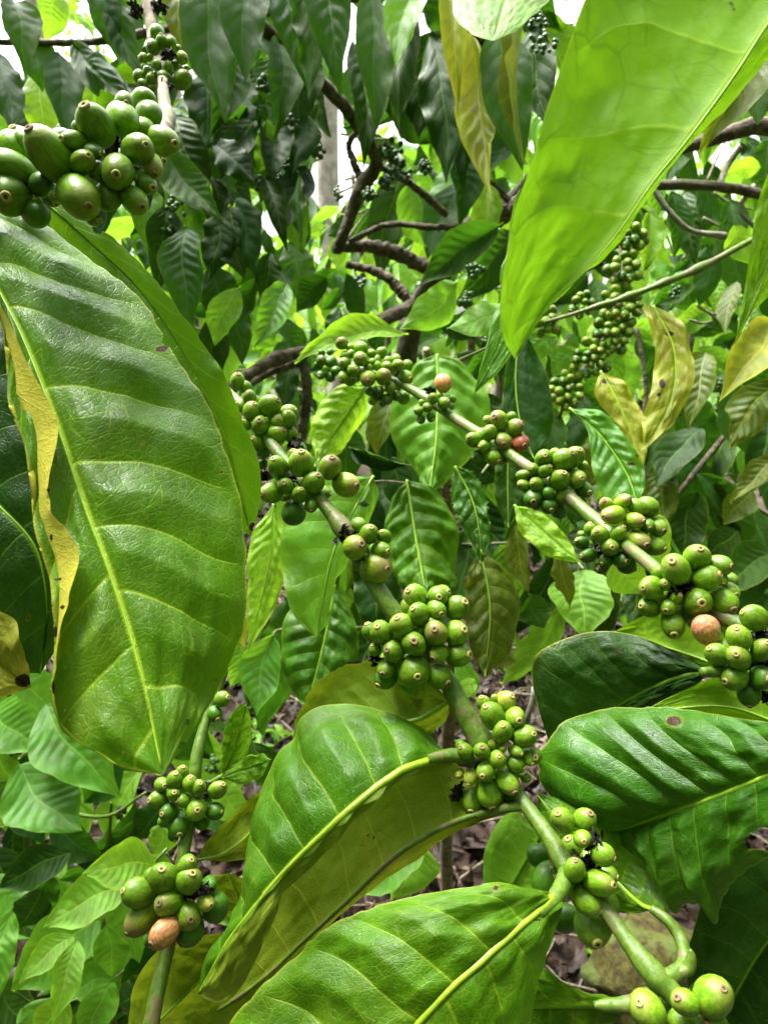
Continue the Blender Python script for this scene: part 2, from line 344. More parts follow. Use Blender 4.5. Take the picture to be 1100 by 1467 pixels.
BM = {
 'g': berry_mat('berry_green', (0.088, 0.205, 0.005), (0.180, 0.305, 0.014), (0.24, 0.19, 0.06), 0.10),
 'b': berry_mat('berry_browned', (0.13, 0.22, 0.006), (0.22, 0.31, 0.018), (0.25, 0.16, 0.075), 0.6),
 'd': berry_mat('berry_dark', (0.040, 0.130, 0.005), (0.062, 0.17, 0.01), (0.12, 0.09, 0.04), 0.0),  # darker copy of the green: shade within the clusters put into the colour
 'y': berry_mat('berry_yellowish', (0.26, 0.36, 0.02), (0.42, 0.46, 0.06), (0.35, 0.25, 0.08), 0.3),
 'o': berry_mat('berry_orange', (0.48, 0.15, 0.06), (0.60, 0.38, 0.14), (0.30, 0.12, 0.05), 0.3),
 'p': berry_mat('berry_pink', (0.50, 0.13, 0.08), (0.66, 0.38, 0.18), (0.42, 0.22, 0.10), 0.0),
 'r': berry_mat('berry_red', (0.28, 0.055, 0.035), (0.40, 0.13, 0.06), (0.20, 0.05, 0.03), 0.2),
}

# ------------------------------------------------------------------ berries (shared meshes; unit radius, long axis +Z)
def lathe(prof, n=20, lobes=0.0, seed=0):
    V = []; 
    for (r, z) in prof:
        for k in range(n):
            a = 2*math.pi*k/n; rr = r * (1 + lobes*math.cos(2*a+seed) + 0.4*lobes*math.cos(3*a+1.7*seed))
            V.append((rr*math.cos(a), rr*math.sin(a), z))
    Fq = [(i*n+k, i*n+(k+1) % n, (i+1)*n+(k+1) % n, (i+1)*n+k) for i in range(len(prof)-1) for k in range(n)]
    return np.array(V), np.array(Fq)
def berry_shapes():
    out = []
    for el, pw, lb, sd in ((1.12, 1.0, 0.03, 0), (1.22, 1.0, 0.05, 1), (1.34, 0.95, 0.06, 2), (1.5, 0.95, 0.05, 3)):
        prof = []
        for i in range(15):
            th = math.pi * i / 14; r = math.sin(th) ** 0.93; z = -math.cos(th) * el
            if z > 0: r *= 1 - 0.05 * (z/el) ** 2
            prof.append((max(r, 0.004), z))
        out.append((el, *lathe(prof, 22, lb, sd)))
    return out
BSH = berry_shapes()
BME = {}
for mk, mm in BM.items():
    for i, (el, v, f) in enumerate(BSH): BME[mk, i] = mesh_from('berry', v, f, mm)
def calyx_mesh(mat):
    prof = [(0.23, -0.10), (0.235, 0.0), (0.215, 0.055), (0.16, 0.075), (0.12, 0.05), (0.085, 0.055), (0.06, 0.02)]
    v, f = lathe(prof, 14, 0.05, 1)
    me = mesh_from('calyx', v, f, mat)
    return me
def pit_mesh():
    v, f = lathe([(0.13, 0.052), (0.075, 0.050), (0.045, 0.03), (0.004, -0.01)], 8)
    return mesh_from('pit', v, f, M_HOLE)
def calyx_full(mat):
    v1, f1 = lathe([(0.26, -0.12), (0.25, -0.01), (0.225, 0.05), (0.17, 0.085), (0.125, 0.06), (0.09, 0.065), (0.05, 0.03), (0.004, -0.03)], 14, 0.05, 1)
    me = mesh_from('calyx', v1, f1, mat); me.materials.append(M_HOLE)
    for p in me.polygons:
        if p.index >= 5*14: p.material_index = 1
    return me
CAL = [calyx_full(M_CAL), calyx_full(M_CALB)]

def berries(parent, origin, scale, dfun, R, data, centre=None, el_bias=1, small=1.0):
    """data: (x, y, width, calyx x, calyx y[, colour]) in a zoomed crop; dfun: stem depth"""
    pts = []
    for e in data:
        e = list(e); col = 'g'
        if isinstance(e[-1], str): col = e.pop()
        x, y, w = origin[0] + e[0]/scale, origin[1] + e[1]/scale, e[2]/scale*small*1.06
        if len(e) >= 5: tx, ty, hid = origin[0] + e[3]/scale, origin[1] + e[4]/scale, False
        else: tx, ty, hid = x + random.uniform(-.3, .3)*w, y + random.uniform(-.3, .3)*w, True
        pts.append((x, y, w, tx, ty, hid, col))
    if centre is None: centre = (np.mean([p[0] for p in pts]), np.mean([p[1] for p in pts]))
    for (x, y, w, tx, ty, hid, col) in pts:
        r = math.hypot(x-centre[0], y-centre[1]); d0 = dfun
        bulge = math.sqrt(max(0.05, 1 - (r/R)**2)) * R * 0.62 * d0 / F
        d = d0 - bulge + (0.006 if hid and col not in 'por' else 0) - (0.012 if col in 'por' and d0 < .5 else 0)
        si = random.choice(((0, 1, 1), (1, 1, 2, 2, 0), (2, 3, 3))[el_bias])
        el = BSH[si][0]; rad = 0.5 * w * d / F
        px, py = (tx-x)/(0.5*w*el), (ty-y)/(0.5*w*el); m = math.hypot(px, py)
        if m > 0.97: px, py = px/m*0.97, py/m*0.97; m = 0.97
        z = math.sqrt(max(0.0, 1-m*m)) * (1 if hid else -1)
        c = P(x, y, d); ray = (c - CAM).normalized()
        ax = (RIGHT*px - UP*py + ray*z).normalized()
        q = ax.to_track_quat('Z', 'Y')
        q = q @ Matrix.Rotation(random.uniform(0, 6.28), 3, 'Z').to_quaternion()
        wm = Matrix.Translation(c) @ q.to_matrix().to_4x4() @ Matrix.Diagonal((rad*random.uniform(.97, 1.04), rad*random.uniform(.96, 1.03), rad, 1))
        lab = {'p': 'pink ripening berry', 'o': 'orange ripening berry', 'r': 'red ripe berry'}.get(col)
        b = obj('berry', BME[col, si], parent, wm, lab)
        if not hid or random.random() < 0.3:
            k = 1 if col in 'bor' or random.random() < 0.25 else 0
            s_ = random.uniform(1.0, 1.35) * (1.15 if rad < 0.0045 else 1)
            if rad > 0.007: s_ *= 0.85
            obj('calyx', CAL[k], b, wm @ Matrix.Translation((0, 0, el - 0.02)) @ Matrix.Diagonal((s_, s_, s_, 1)))

def pack(parent, cx, cy, R, d, w, n, seed):
    st = random.getstate(); random.seed(seed)
    data = []
    for k in range(n):
        a = 6.283*k/n+random.uniform(-.4, .4); q = R*random.uniform(.25, .88); x, y = cx+q*math.cos(a), cy+q*math.sin(a)
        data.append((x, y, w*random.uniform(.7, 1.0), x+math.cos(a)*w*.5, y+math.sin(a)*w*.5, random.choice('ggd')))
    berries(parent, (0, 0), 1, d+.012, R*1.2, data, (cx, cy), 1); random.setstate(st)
def clump(name, parent, x, y, d, rpx, mat, seed=0, n=26):
    """crumbly dried flower remains: many small bent flakes"""
    r = rpx*d/F; g = np.random.default_rng(seed+5); V = []; Fq = []
    c = np.array(P(x, y, d))
    for k in range(n):
        o = c + g.normal(0, 1, 3)*r*0.5; a = g.normal(0, 1, 3)*r*0.34; b = g.normal(0, 1, 3)*r*0.22; e = np.cross(a, b); e = e/(np.linalg.norm(e)+1e-9)*r*0.16
        i = len(V); V += [o-a-b, o+a-b, o+a+b+e, o-a+b, o-a*.4-b+e*2, o+a*.6-b*.3-e*2, o+a*.3+b+e, o-a+b*.5-e]
        Fq += [(i, i+1, i+2, i+3), (i+4, i+5, i+6, i+7), (i, i+4, i+5, i+1), (i+2, i+6, i+7, i+3)]
    return world_mesh(name, np.array(V), np.array(Fq), mat, parent, smooth=False)

# ------------------------------------------------------------------ big leaves traced by rails
def finish_leaf(name, V, S, T, ph, metric, faces_idx, mat, attrs, parent, nu, nv):
    pass
def leaf_rails(parent, rails, mat, face='top', nu=96, nv=150, nvein=10, a=0.10, b=0.10, corr=0.0016, arch=0.10, wave=0.0016,
               label=None, yellow=None, spots=(), holes=(), mid_r=(4, 1), midmat=None, seed=1, groove=0.0010, midrib=True, rag=0.0, fine=1.0):
    """rails: {s: [(x, y, depth), ...]} from one margin (-1) over the midrib (0) to the other margin (+1)"""
    ss = sorted(rails); rp = {s: catmull(PN(rails[s]), nv) for s in ss}
    S = np.sign(np.linspace(-1, 1, nu)) * np.abs(np.linspace(-1, 1, nu)) ** 1.0
    if ss[0] > -1 + 1e-6: S = np.linspace(ss[0], 1, nu)
    if ss[-1] < 1 - 1e-6: S = np.linspace(S[0], ss[-1], nu)
    S[np.argmin(np.abs(S))] = 0.0
    i0 = int(np.argmin(np.abs(S)))
    V = np.zeros((nv, nu, 3))
    tt = np.linspace(0, 1, nv)
    for j, s in enumerate(S):
        k = min(max(np.searchsorted(ss, s, side='right') - 1, 0), len(ss) - 2)
        f = (s - ss[k]) / (ss[k+1] - ss[k])
        V[:, j] = rp[ss[k]]*(1-f) + rp[ss[k+1]]*f
    def normals(V):
        du = np.gradient(V, axis=1); dv = np.gradient(V, axis=0); N = np.cross(du, dv); L = np.linalg.norm(N, axis=2, keepdims=True)
        N = N / (L + 1e-12); return N
    N = normals(V)
    c0 = V[nv//2, nu//2]; flip = (N[nv//3:2*nv//3].mean((0, 1)) @ (CM - c0)) < 0
    want_top = (face == 'top')
    sign = -1.0 if flip else 1.0            # sign*N points to camera
    tops = sign * (1 if want_top else -1)   # tops*N = top side normal
    SS, TT = np.meshgrid(S, tt)
    width = np.linalg.norm(V[:, -1]-V[:, i0], axis=1) + np.linalg.norm(V[:, 0]-V[:, i0], axis=1)
    corr = corr*min(1.0, width.max()/0.085); wl = (width / (width.max()+1e-9))[:, None]
    body = np.zeros_like(SS)
    for k in range(len(ss)-1):
        f = np.clip((SS - ss[k])/(ss[k+1]-ss[k]), 0, 1); m = (SS >= ss[k]) & (SS <= ss[k+1])
        segw = np.linalg.norm(rp[ss[k+1]]-rp[ss[k]], axis=1)[:, None]
        body += np.where(m, 4*f*(1-f)*segw*arch, 0)
    sgn = np.sign(SS); g = np.random.default_rng(seed)
    j1 = vnoise(TT*5+seed*3.1, sgn*7.7+seed, seed)*0.30
    slant = a*np.abs(SS) + b*SS*SS
    PHs = []
    for sg in (-1, 1):
        off = 0.0 if sg > 0 else 0.43
        u = TT - slant*np.clip(1.2-TT, 0.3, 1)
        PHs.append(nvein*u + off + 0.28*vnoise(TT*6+seed*1.3+sg*3, np.abs(SS)*1.5+sg, seed) )
    PH = np.where(SS < 0, PHs[0], PHs[1])
    fr = np.abs(PH - np.round(PH))*2          # 0 on a vein, 1 between
    puff = np.power(np.clip(fr, 0, 1), 0.75) * np.clip(np.abs(SS)*7, 0, 1) * np.clip((1.02-np.abs(SS))*3.0, 0, 1) * wl**0.5
    h = corr*puff - groove*np.exp(-(SS/0.035)**2)
    h += fine*wave*vnoise(TT*9+seed, SS*1.5+seed*2, seed+3)*np.abs(SS)**2*2 + fine*np.clip(np.abs(SS)*5, 0, 1)*(0.0004*vnoise(TT*34+seed, SS*12, seed+9) + 0.45*corr*vnoise(TT*14+seed, SS*5, seed+11))
    fade = np.clip(np.minimum(TT, 1-TT)*12, 0, 1)
    if len(ss) > 3:                      # a margin rolled over: keep the narrow roll smooth
        roll = np.clip((SS-ss[1])*8+1.0, 0.06, 1); h = h*roll; body = body*roll
    V = V + (N*tops)*((h*fade + body)[..., None])
    # ragged margin
    if rag:
        e = np.clip((np.abs(SS)-0.9)*10, 0, 1)*rag*vnoise(TT*60+seed, sgn*3, seed+21)
        inw = V[:, [i0]]-V; inw /= np.linalg.norm(inw, axis=2, keepdims=True)+1e-9
        V = V + inw*e[..., None]
    Vf = V.reshape(-1, 3)
    i, j = np.meshgrid(np.arange(nv-1), np.arange(nu-1), indexing='ij')
    Fq = np.stack([i*nu+j, i*nu+j+1, (i+1)*nu+j+1, (i+1)*nu+j], -1).reshape(-1, 4)
    col = np.stack([j.ravel(), j.ravel()+1, j.ravel()+1, j.ravel()], -1); row = np.stack([i.ravel(), i.ravel(), i.ravel()+1, i.ravel()+1], -1)
    if tops < 0: Fq = Fq[:, ::-1]; col = col[:, ::-1]; row = row[:, ::-1]
    fc = Vf[Fq].mean(1); keep = np.ones(len(Fq), bool); pp = proj(fc)
    for (hx, hy, rx, ry) in holes:
        q = np.hypot((pp[:, 0]-hx)/rx, (pp[:, 1]-hy)/ry) + 0.25*vnoise(pp[:, 0]/9, pp[:, 1]/9, seed)
        keep &= q > 1
    Fq, col, row = Fq[keep], col[keep], row[keep]
    org = Vf[i0].copy()
    me = mesh_from('leaf', Vf-org, Fq, LM[mat] if isinstance(mat, str) else mat)
    # metric coordinates in metres: arc length along, and across
    arcT = np.concatenate([[0], np.cumsum(np.linalg.norm(np.diff(rp[0.0] if 0.0 in rp else rp[0], axis=0), axis=1))])
    wj = np.abs(np.cumsum(np.concatenate([[0], np.diff(S)]))); halfw = width.max()/2
    uvU = (S*halfw)[col]; uvV = arcT[row]
    # phase per corner taken from the side the face lies on
    side = np.where(col.mean(1) < i0, 0, 1)
    PHa = np.stack(PHs); phc = PHa[side[:, None], row, col]; abc = np.abs(S[col])
    u1 = me.uv_layers.new(name='UVMap'); u1.data.foreach_set('uv', np.stack([uvU, uvV], -1).astype(np.float32).ravel())
    u2 = me.uv_layers.new(name='vein'); u2.data.foreach_set('uv', np.stack([phc, abc], -1).astype(np.float32).ravel())
    pv = proj(Vf)
    ya = np.zeros(len(Vf)); 
    if yellow is not None: ya = yellow(SS, TT, pv.reshape(nv, nu, 2)).ravel()
    ba = np.zeros(len(Vf))
    for (sx, sy, rx, ry) in spots:
        q = np.hypot((pv[:, 0]-sx)/rx, (pv[:, 1]-sy)/ry)*1.3; ba = np.maximum(ba, np.clip(1.25-q*0.75, 0, 1)); ya = np.maximum(ya, np.clip(1.35-q*0.8, 0, 1)*0.35)
    at = me.attributes.new('yellow', 'FLOAT', 'POINT'); at.data.foreach_set('value', ya.astype(np.float32))
    at = me.attributes.new('brown', 'FLOAT', 'POINT'); at.data.foreach_set('value', ba.astype(np.float32))
    o = obj('leaf', me, parent, Matrix.Translation(Vector(org)), label)
    if midrib:
        line = V[:, i0]; dd = (line-CM) @ FW; r = np.linspace(mid_r[0]*.72, mid_r[1]*.72, nv)*dd/F
        Nm = normals(V)[:, i0]*tops*(1 if want_top else -1)
        path = line + Nm*(r*0.15)[:, None]; step = max(1, nv//70)
        Vt, Ft = tube_geo(path[::step], np.clip(r[::step], 2e-4, 1), 8, 0.04, seed)
        world_mesh('midrib', Vt, Ft, midmat or M_MID, o)
    return o

# ------------------------------------------------------------------ library leaves (unit length along +Y, top +Z), shared
def lib_leaf(nu, nv, asp, bend, fold, wave, nvein, seed, tipdrip=1.0, curl=0.0, corr=0.012, bow=0.03):
    S = np.linspace(-1, 1, nu); S[nu//2] = 0; T = np.linspace(0, 1, nv); SS, TT = np.meshgrid(S, T)
    pet = 0.05
    tb = np.clip((TT-pet)/(1-pet), 0, 1)
    w = np.sin(np.pi*np.power(tb, 0.82))**0.80*(1-0.45*np.clip((tb-0.72)/0.28, 0, 1)*tipdrip)
    w = np.maximum(w, 0.012) * asp/2
    g = 0.07*vnoise(TT*5+seed, np.sign(SS)*4.0+seed, seed)+0.03*vnoise(TT*15+seed, np.sign(SS)*4.0+seed, seed+3)
    w = w*(1+g)
    ang = fold*np.abs(SS)
    x = SS*w*np.cos(ang*0.6); z = np.abs(SS)*w*np.sin(ang)
    y = TT.copy()
    z += bend*4*TT*(1-TT) + curl*np.power(TT, 3)*0 
    x += bow*4*TT*(1-TT) + 0.015*np.sin(TT*9+seed)*np.sin(np.pi*TT)
    PH = [nvein*(TT-0.14*np.abs(SS)-0.07*SS*SS)+(0.43 if sg < 0 else 0)+0.30*vnoise(TT*6+seed, np.abs(SS)*1.6+sg*3.3, seed+5) for sg in (-1, 1)]
    ph = np.where(SS < 0, PH[0], PH[1]); fr = np.abs(ph-np.round(ph))*2
    z += 1.4*corr*asp*2*(0.65+0.5*vnoise(TT*4+seed, SS*1.5, seed+8))*np.power(fr, .7)*np.clip(np.abs(SS)*6, 0, 1)*np.clip((1.03-np.abs(SS))*3, 0, 1)*(w/(asp/2))
    z += wave*np.abs(SS)**2*vnoise(TT*8+seed*5, np.sign(SS)*2+seed, seed+1)*0.8 + wave*0.4*vnoise(TT*4+seed, SS*1.2, seed+2)*np.clip(np.minimum(TT,1-TT)*8,0,1)
    V = np.stack([x, y, z], -1).reshape(-1, 3)
    i, j = np.meshgrid(np.arange(nv-1), np.arange(nu-1), indexing='ij')
    Fq = np.stack([i*nu+j, i*nu+j+1, (i+1)*nu+j+1, (i+1)*nu+j], -1).reshape(-1, 4)
    col = np.stack([j.ravel(), j.ravel()+1, j.ravel()+1, j.ravel()], -1); row = np.stack([i.ravel(), i.ravel(), i.ravel()+1, i.ravel()+1], -1)
    side = np.where(col.mean(1) < nu//2, 0, 1); phc = np.stack(PH)[side[:, None], row, col]
    return V, Fq, np.stack([S[col]*asp*0.09, T[row]*0.18], -1), np.stack([phc, np.abs(S[col])], -1)
LIBSPEC = {}
def add_lib(key, **kw): LIBSPEC[key] = lib_leaf(**kw)
_b = (.06, .10, .03, .14, .08, -.05, .12, .02, .16, .07); _f = (.35, .75, .2, .5, -.3, .45, .9, .1, .6, -.1); _w = (.04, .07, .05, .05, .08, .06, .05, .09, .06, .07)
for k in range(10):
    add_lib(('m', k), nu=21, nv=72, asp=0.44, bend=_b[k], fold=_f[k], wave=_w[k], nvein=(8, 9, 7, 10, 8, 9, 8, 9, 7, 9)[k], seed=k*3+2, corr=(.012, .024, .016, .028, .010, .022, .014, .030, .018, .008)[k], bow=(.02, -.05, .07, .03, -.08, .05, -.03, .08, .0, -.06)[k])
for k in range(5):
    add_lib(('f', k), nu=5, nv=9, asp=0.42, bend=(0.10, 0.05, 0.16, 0.12, 0.0)[k], fold=(0.5, 0.3, 0.7, 0.2, 0.5)[k], wave=0.03, nvein=9, seed=k*5+1, corr=0.0)
LIBME = {}
def lib_mesh(key, mat):
    if (key, mat) not in LIBME:
        V, Fq, uv, vn = LIBSPEC[key]; me = mesh_from('leaf', V, Fq, LM[mat])
        u1 = me.uv_layers.new(name='UVMap'); u1.data.foreach_set('uv', uv.astype(np.float32).ravel())
        u2 = me.uv_layers.new(name='vein'); u2.data.foreach_set('uv', vn.astype(np.float32).ravel())
        LIBME[key, mat] = me
    return LIBME[key, mat]
def put_leaf(parent, base, tip, width, mat, roll=0.0, tier='m', k=None, name='leaf', towards=None):
    """base, tip world points; width metres; roll about the leaf's axis away from facing the viewer"""
    y = (tip-base); L = y.length; y.normalize()
    to = towards if towards is not None else (CAM-base)
    z = (to - y*to.dot(y))
    if z.length < 1e-4: z = Vector((0, 0, 1)) - y*y.z
    z.normalize(); x = y.cross(z)
    R = Matrix((x, y, z)).transposed().to_4x4() @ Matrix.Rotation(roll, 4, 'Y')
    if k is None: k = random.randrange(10 if tier == 'm' else 5)
    asp = 0.44 if tier == 'm' else 0.42
    wm = Matrix.Translation(base) @ R @ Matrix.Diagonal((width/(asp*L)*L, L, L*0.8, 1))
    return obj(name, lib_mesh((tier, k), mat), parent, wm)

exec_after = []
# ================================================================== SETTING: ground
def ground():
    n = 90; xs = np.linspace(-1, 1, n); xs = np.sign(xs)*np.abs(xs)**2.2*60; ys = np.linspace(0, 1, n)**2.0*120-6
    X, Y = np.meshgrid(xs, ys); Z = 0.03*vnoise(X*1.4, Y*1.4, 3) + 0.015*vnoise(X*5, Y*5, 4)
    V = np.stack([X, Y, Z], -1).reshape(-1, 3); i, j = np.meshgrid(np.arange(n-1), np.arange(n-1), indexing='ij')
    Fq = np.stack([i*n+j, i*n+j+1, (i+1)*n+j+1, (i+1)*n+j], -1).reshape(-1, 4)
    m = plain_mat('soil', (0.022, 0.012, 0.008), (0.055, 0.032, 0.02), 14, 0.95, 0.9, 0.02, c3=(0.07, 0.05, 0.03))
    world_mesh('ground', V, Fq, m, kind='structure', origin=(0, 0, 0))
    # litter of dead coffee leaves
    g = np.random.default_rng(11); N = 24000
    x = g.uniform(-2.6, 2.6, N); y = 0.5 + g.random(N)**1.3*6.0
    L = g.uniform(0.035, 0.095, N); Wd = L*g.uniform(0.25, 0.5, N); a = g.uniform(0, 6.28, N); cu = g.uniform(-0.5, 0.9, N); ti = g.uniform(-.5, .5, N); tj = g.uniform(-.6, .6, N)
    u = np.array([-.5, -.2, .15, .5]); wv = np.array([.15, 1.0, .85, .1])
    V = np.zeros((N, 4, 3, 3))
    for p in range(4):
        for q, s in enumerate((-.5, 0, .5)):
            lx = u[p]*L; ly = s*Wd*wv[p]; lz = cu*(u[p]**2)*L + np.abs(s)*Wd*wv[p]*cu*0.9 + ti*lx + tj*ly
            V[:, p, q, 0] = x+lx*np.cos(a)-ly*np.sin(a); V[:, p, q, 1] = y+lx*np.sin(a)+ly*np.cos(a); V[:, p, q, 2] = lz+g.uniform(0.01, 0.05, N)*1.0+0.02
    V = V.reshape(-1, 3); base = np.arange(N)[:, None, None]*12
    fl = np.array([[p*3+q, p*3+q+1, (p+1)*3+q+1, (p+1)*3+q] for p in range(3) for q in range(2)])
    Fq = (base+fl[None]).reshape(-1, 4)
    s = NT('dead_leaf'); geo = s.n('NewGeometry'); cr = s.n('ValToRGB'); s.l(geo.outputs['Random Per Island'], cr.inputs[0])
    e = cr.color_ramp.elements; e[0].color = (0.012, 0.006, 0.004, 1); e[1].color = (0.24, 0.17, 0.12, 1)
    for ps, c in ((0.3, (0.022, 0.010, 0.007, 1)), (0.55, (0.04, 0.018, 0.012, 1)), (0.8, (0.062, 0.032, 0.022, 1))): k = e.new(ps); k.color = c
    tc = s.n('TexCoord'); nz = s.n('TexNoise', i_Scale=90.0, i_Detail=4.0); s.l(tc.outputs['Object'], nz.inputs['Vector'])
    col = s.mix(s.math('MULTIPLY', s.step(nz.outputs[0], .4, .65), 0.5), cr.outputs[0], (0.03, 0.018, 0.012))
    b = s.n('Bump', i_Strength=.6, i_Distance=.003); s.l(nz.outputs[0], b.inputs['Height'])
    pr = s.n('BsdfPrincipled', i_Roughness=0.75); pr.inputs['Specular IOR Level'].default_value = 0.35; pr.inputs['Roughness'].default_value = 0.5; s.l(col, pr.inputs['Base Color']); s.l(b.outputs[0], pr.inputs['Normal']); s.l(pr.outputs[0], s.out.inputs[0])
    o = world_mesh('leaf_litter', V, Fq, s.m, kind='stuff', origin=(0, 0, 0), smooth=True)
    o['label'] = 'brown fallen leaves littering the soil below the branches'; o['category'] = 'leaf litter'
ground()
def sticks():
    g = np.random.default_rng(9); V = []; Fq = []; n = 0
    for k in range(420):
        x, y = g.uniform(-1.6, 1.6), g.uniform(.8, 4.2); a = g.uniform(0, 6.28); L = g.uniform(.08, .5); c = np.array([x, y, g.uniform(.05, .08)]); d = np.array([math.cos(a), math.sin(a), g.uniform(-.06, .12)])*L
        b = g.normal(0, .02, 3); b[2] = abs(b[2]); v, f = tube_geo(catmull(np.array([c-d/2, c+b, c+d/2]), 6), np.linspace(.004, .0015, 6)*g.uniform(.5, 1.2), 5, .1, k)
        V.append(v); Fq.append(f+n); n += len(v)
    o = world_mesh('dry_twigs', np.vstack(V), np.vstack(Fq), M_TWIG, kind='stuff', origin=(0, 0, 0)); o['label'] = 'thin dry twigs scattered over the fallen leaves'; o['category'] = 'twigs'
sticks()

# ================================================================== TREES behind
UPZ = Vector((0, 0, 1))
def hang_leaf(parent, base, out, L, mat, tier, droop=0.7, wf=0.40, twist=0.5):
    d = (out.normalized()*(1-droop) + Vector((0, 0, -1))*droop); d.normalize()
    tip = base + d*L
    to = (out*0.6 + UPZ*1.0 + Vector((random.uniform(-twist, twist), random.uniform(-twist, twist), 0)))
    return put_leaf(parent, base, tip, L*wf*random.uniform(.85, 1.1), mat, random.uniform(-twist, twist), tier, towards=to)

def coffee_tree(loc, h, nbr, nl, label, mats, blen=0.9, seed=0, L=0.19, tier='f', droop=(0.35, 0.85), lean=(0, 0), group='coffee trees standing behind', zmin=0.35):
    random.seed(seed*13+5)
    t = thing('coffee_tree', label, 'coffee tree', Vector(loc), group)
    base = Vector(loc); top = base+Vector((lean[0], lean[1], h))
    path = [base + (top-base)*f + Vector((random.uniform(-.05, .05), random.uniform(-.05, .05), 0)) for f in (0, .25, .5, .75, 1)]
    q = catmull(np.array([tuple(p) for p in path]), 24)
    V, Fq = tube_geo(q, np.linspace(0.035, 0.009, 24), 9, 0.12, seed); world_mesh('trunk', V, Fq, M_BARK, t)
    cnt = 0
    for b in range(nbr):
        f = zmin + (1-zmin)*(b+random.random())/nbr; p0 = Vector(q[int(f*23)]); az = b*2.4+random.uniform(-.4, .4); ln = blen*(1.15-f*0.55)*random.uniform(.7, 1.15)
        out = Vector((math.cos(az), math.sin(az), 0)); up = random.uniform(0.1, 0.4); sag = random.uniform(0.25, 0.6)
        pts = [p0 + out*ln*u + UPZ*(up*u - sag*u*u)*ln for u in (0, .3, .6, 1)]
        qq = catmull(np.array([tuple(p) for p in pts]), 12)
        V, Fq = tube_geo(qq, np.linspace(0.008, 0.0025, 12), 6, 0.1, b); world_mesh('branch', V, Fq, M_TWIG, t)
        per = max(2, nl//nbr//2)
        for i in range(per):
            u = 0.18+0.82*(i+.6)/per; bp = Vector(qq[min(11, int(u*11))])
            for sg in (-1, 1):
                o2 = (out*0.45 + Vector((-out.y, out.x, 0))*sg); LL = L*random.uniform(.65, 1.2)
                hang_leaf(t, bp, o2, LL, random.choice(mats), tier, random.uniform(*droop)); cnt += 1
                if cnt >= 292: return t
    return t
#TREES_BEGIN
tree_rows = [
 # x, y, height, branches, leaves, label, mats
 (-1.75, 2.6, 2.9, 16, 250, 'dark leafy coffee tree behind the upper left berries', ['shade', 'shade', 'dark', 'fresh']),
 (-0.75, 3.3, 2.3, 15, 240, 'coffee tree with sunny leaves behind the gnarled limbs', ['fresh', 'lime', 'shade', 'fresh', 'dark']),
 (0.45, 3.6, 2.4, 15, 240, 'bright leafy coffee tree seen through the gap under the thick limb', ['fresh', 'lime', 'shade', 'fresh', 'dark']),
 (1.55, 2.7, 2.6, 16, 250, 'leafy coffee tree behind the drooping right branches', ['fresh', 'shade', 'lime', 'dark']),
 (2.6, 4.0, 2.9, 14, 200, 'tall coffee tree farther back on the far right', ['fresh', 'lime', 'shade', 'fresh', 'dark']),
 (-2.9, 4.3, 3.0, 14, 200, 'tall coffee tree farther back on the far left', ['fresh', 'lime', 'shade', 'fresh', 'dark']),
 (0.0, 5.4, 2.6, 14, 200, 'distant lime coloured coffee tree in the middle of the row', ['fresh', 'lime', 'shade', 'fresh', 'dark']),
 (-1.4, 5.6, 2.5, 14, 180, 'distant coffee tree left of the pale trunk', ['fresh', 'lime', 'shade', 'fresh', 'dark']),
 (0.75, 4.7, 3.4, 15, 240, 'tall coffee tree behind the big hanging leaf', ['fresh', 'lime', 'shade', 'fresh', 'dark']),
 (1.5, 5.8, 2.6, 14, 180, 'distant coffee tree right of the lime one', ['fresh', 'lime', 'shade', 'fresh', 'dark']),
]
for i, (x, y, h, nb, nl, lab, mats) in enumerate(tree_rows):
    coffee_tree((x, y, 0.0), h, nb, nl, lab, mats, seed=i+1, L=0.21)

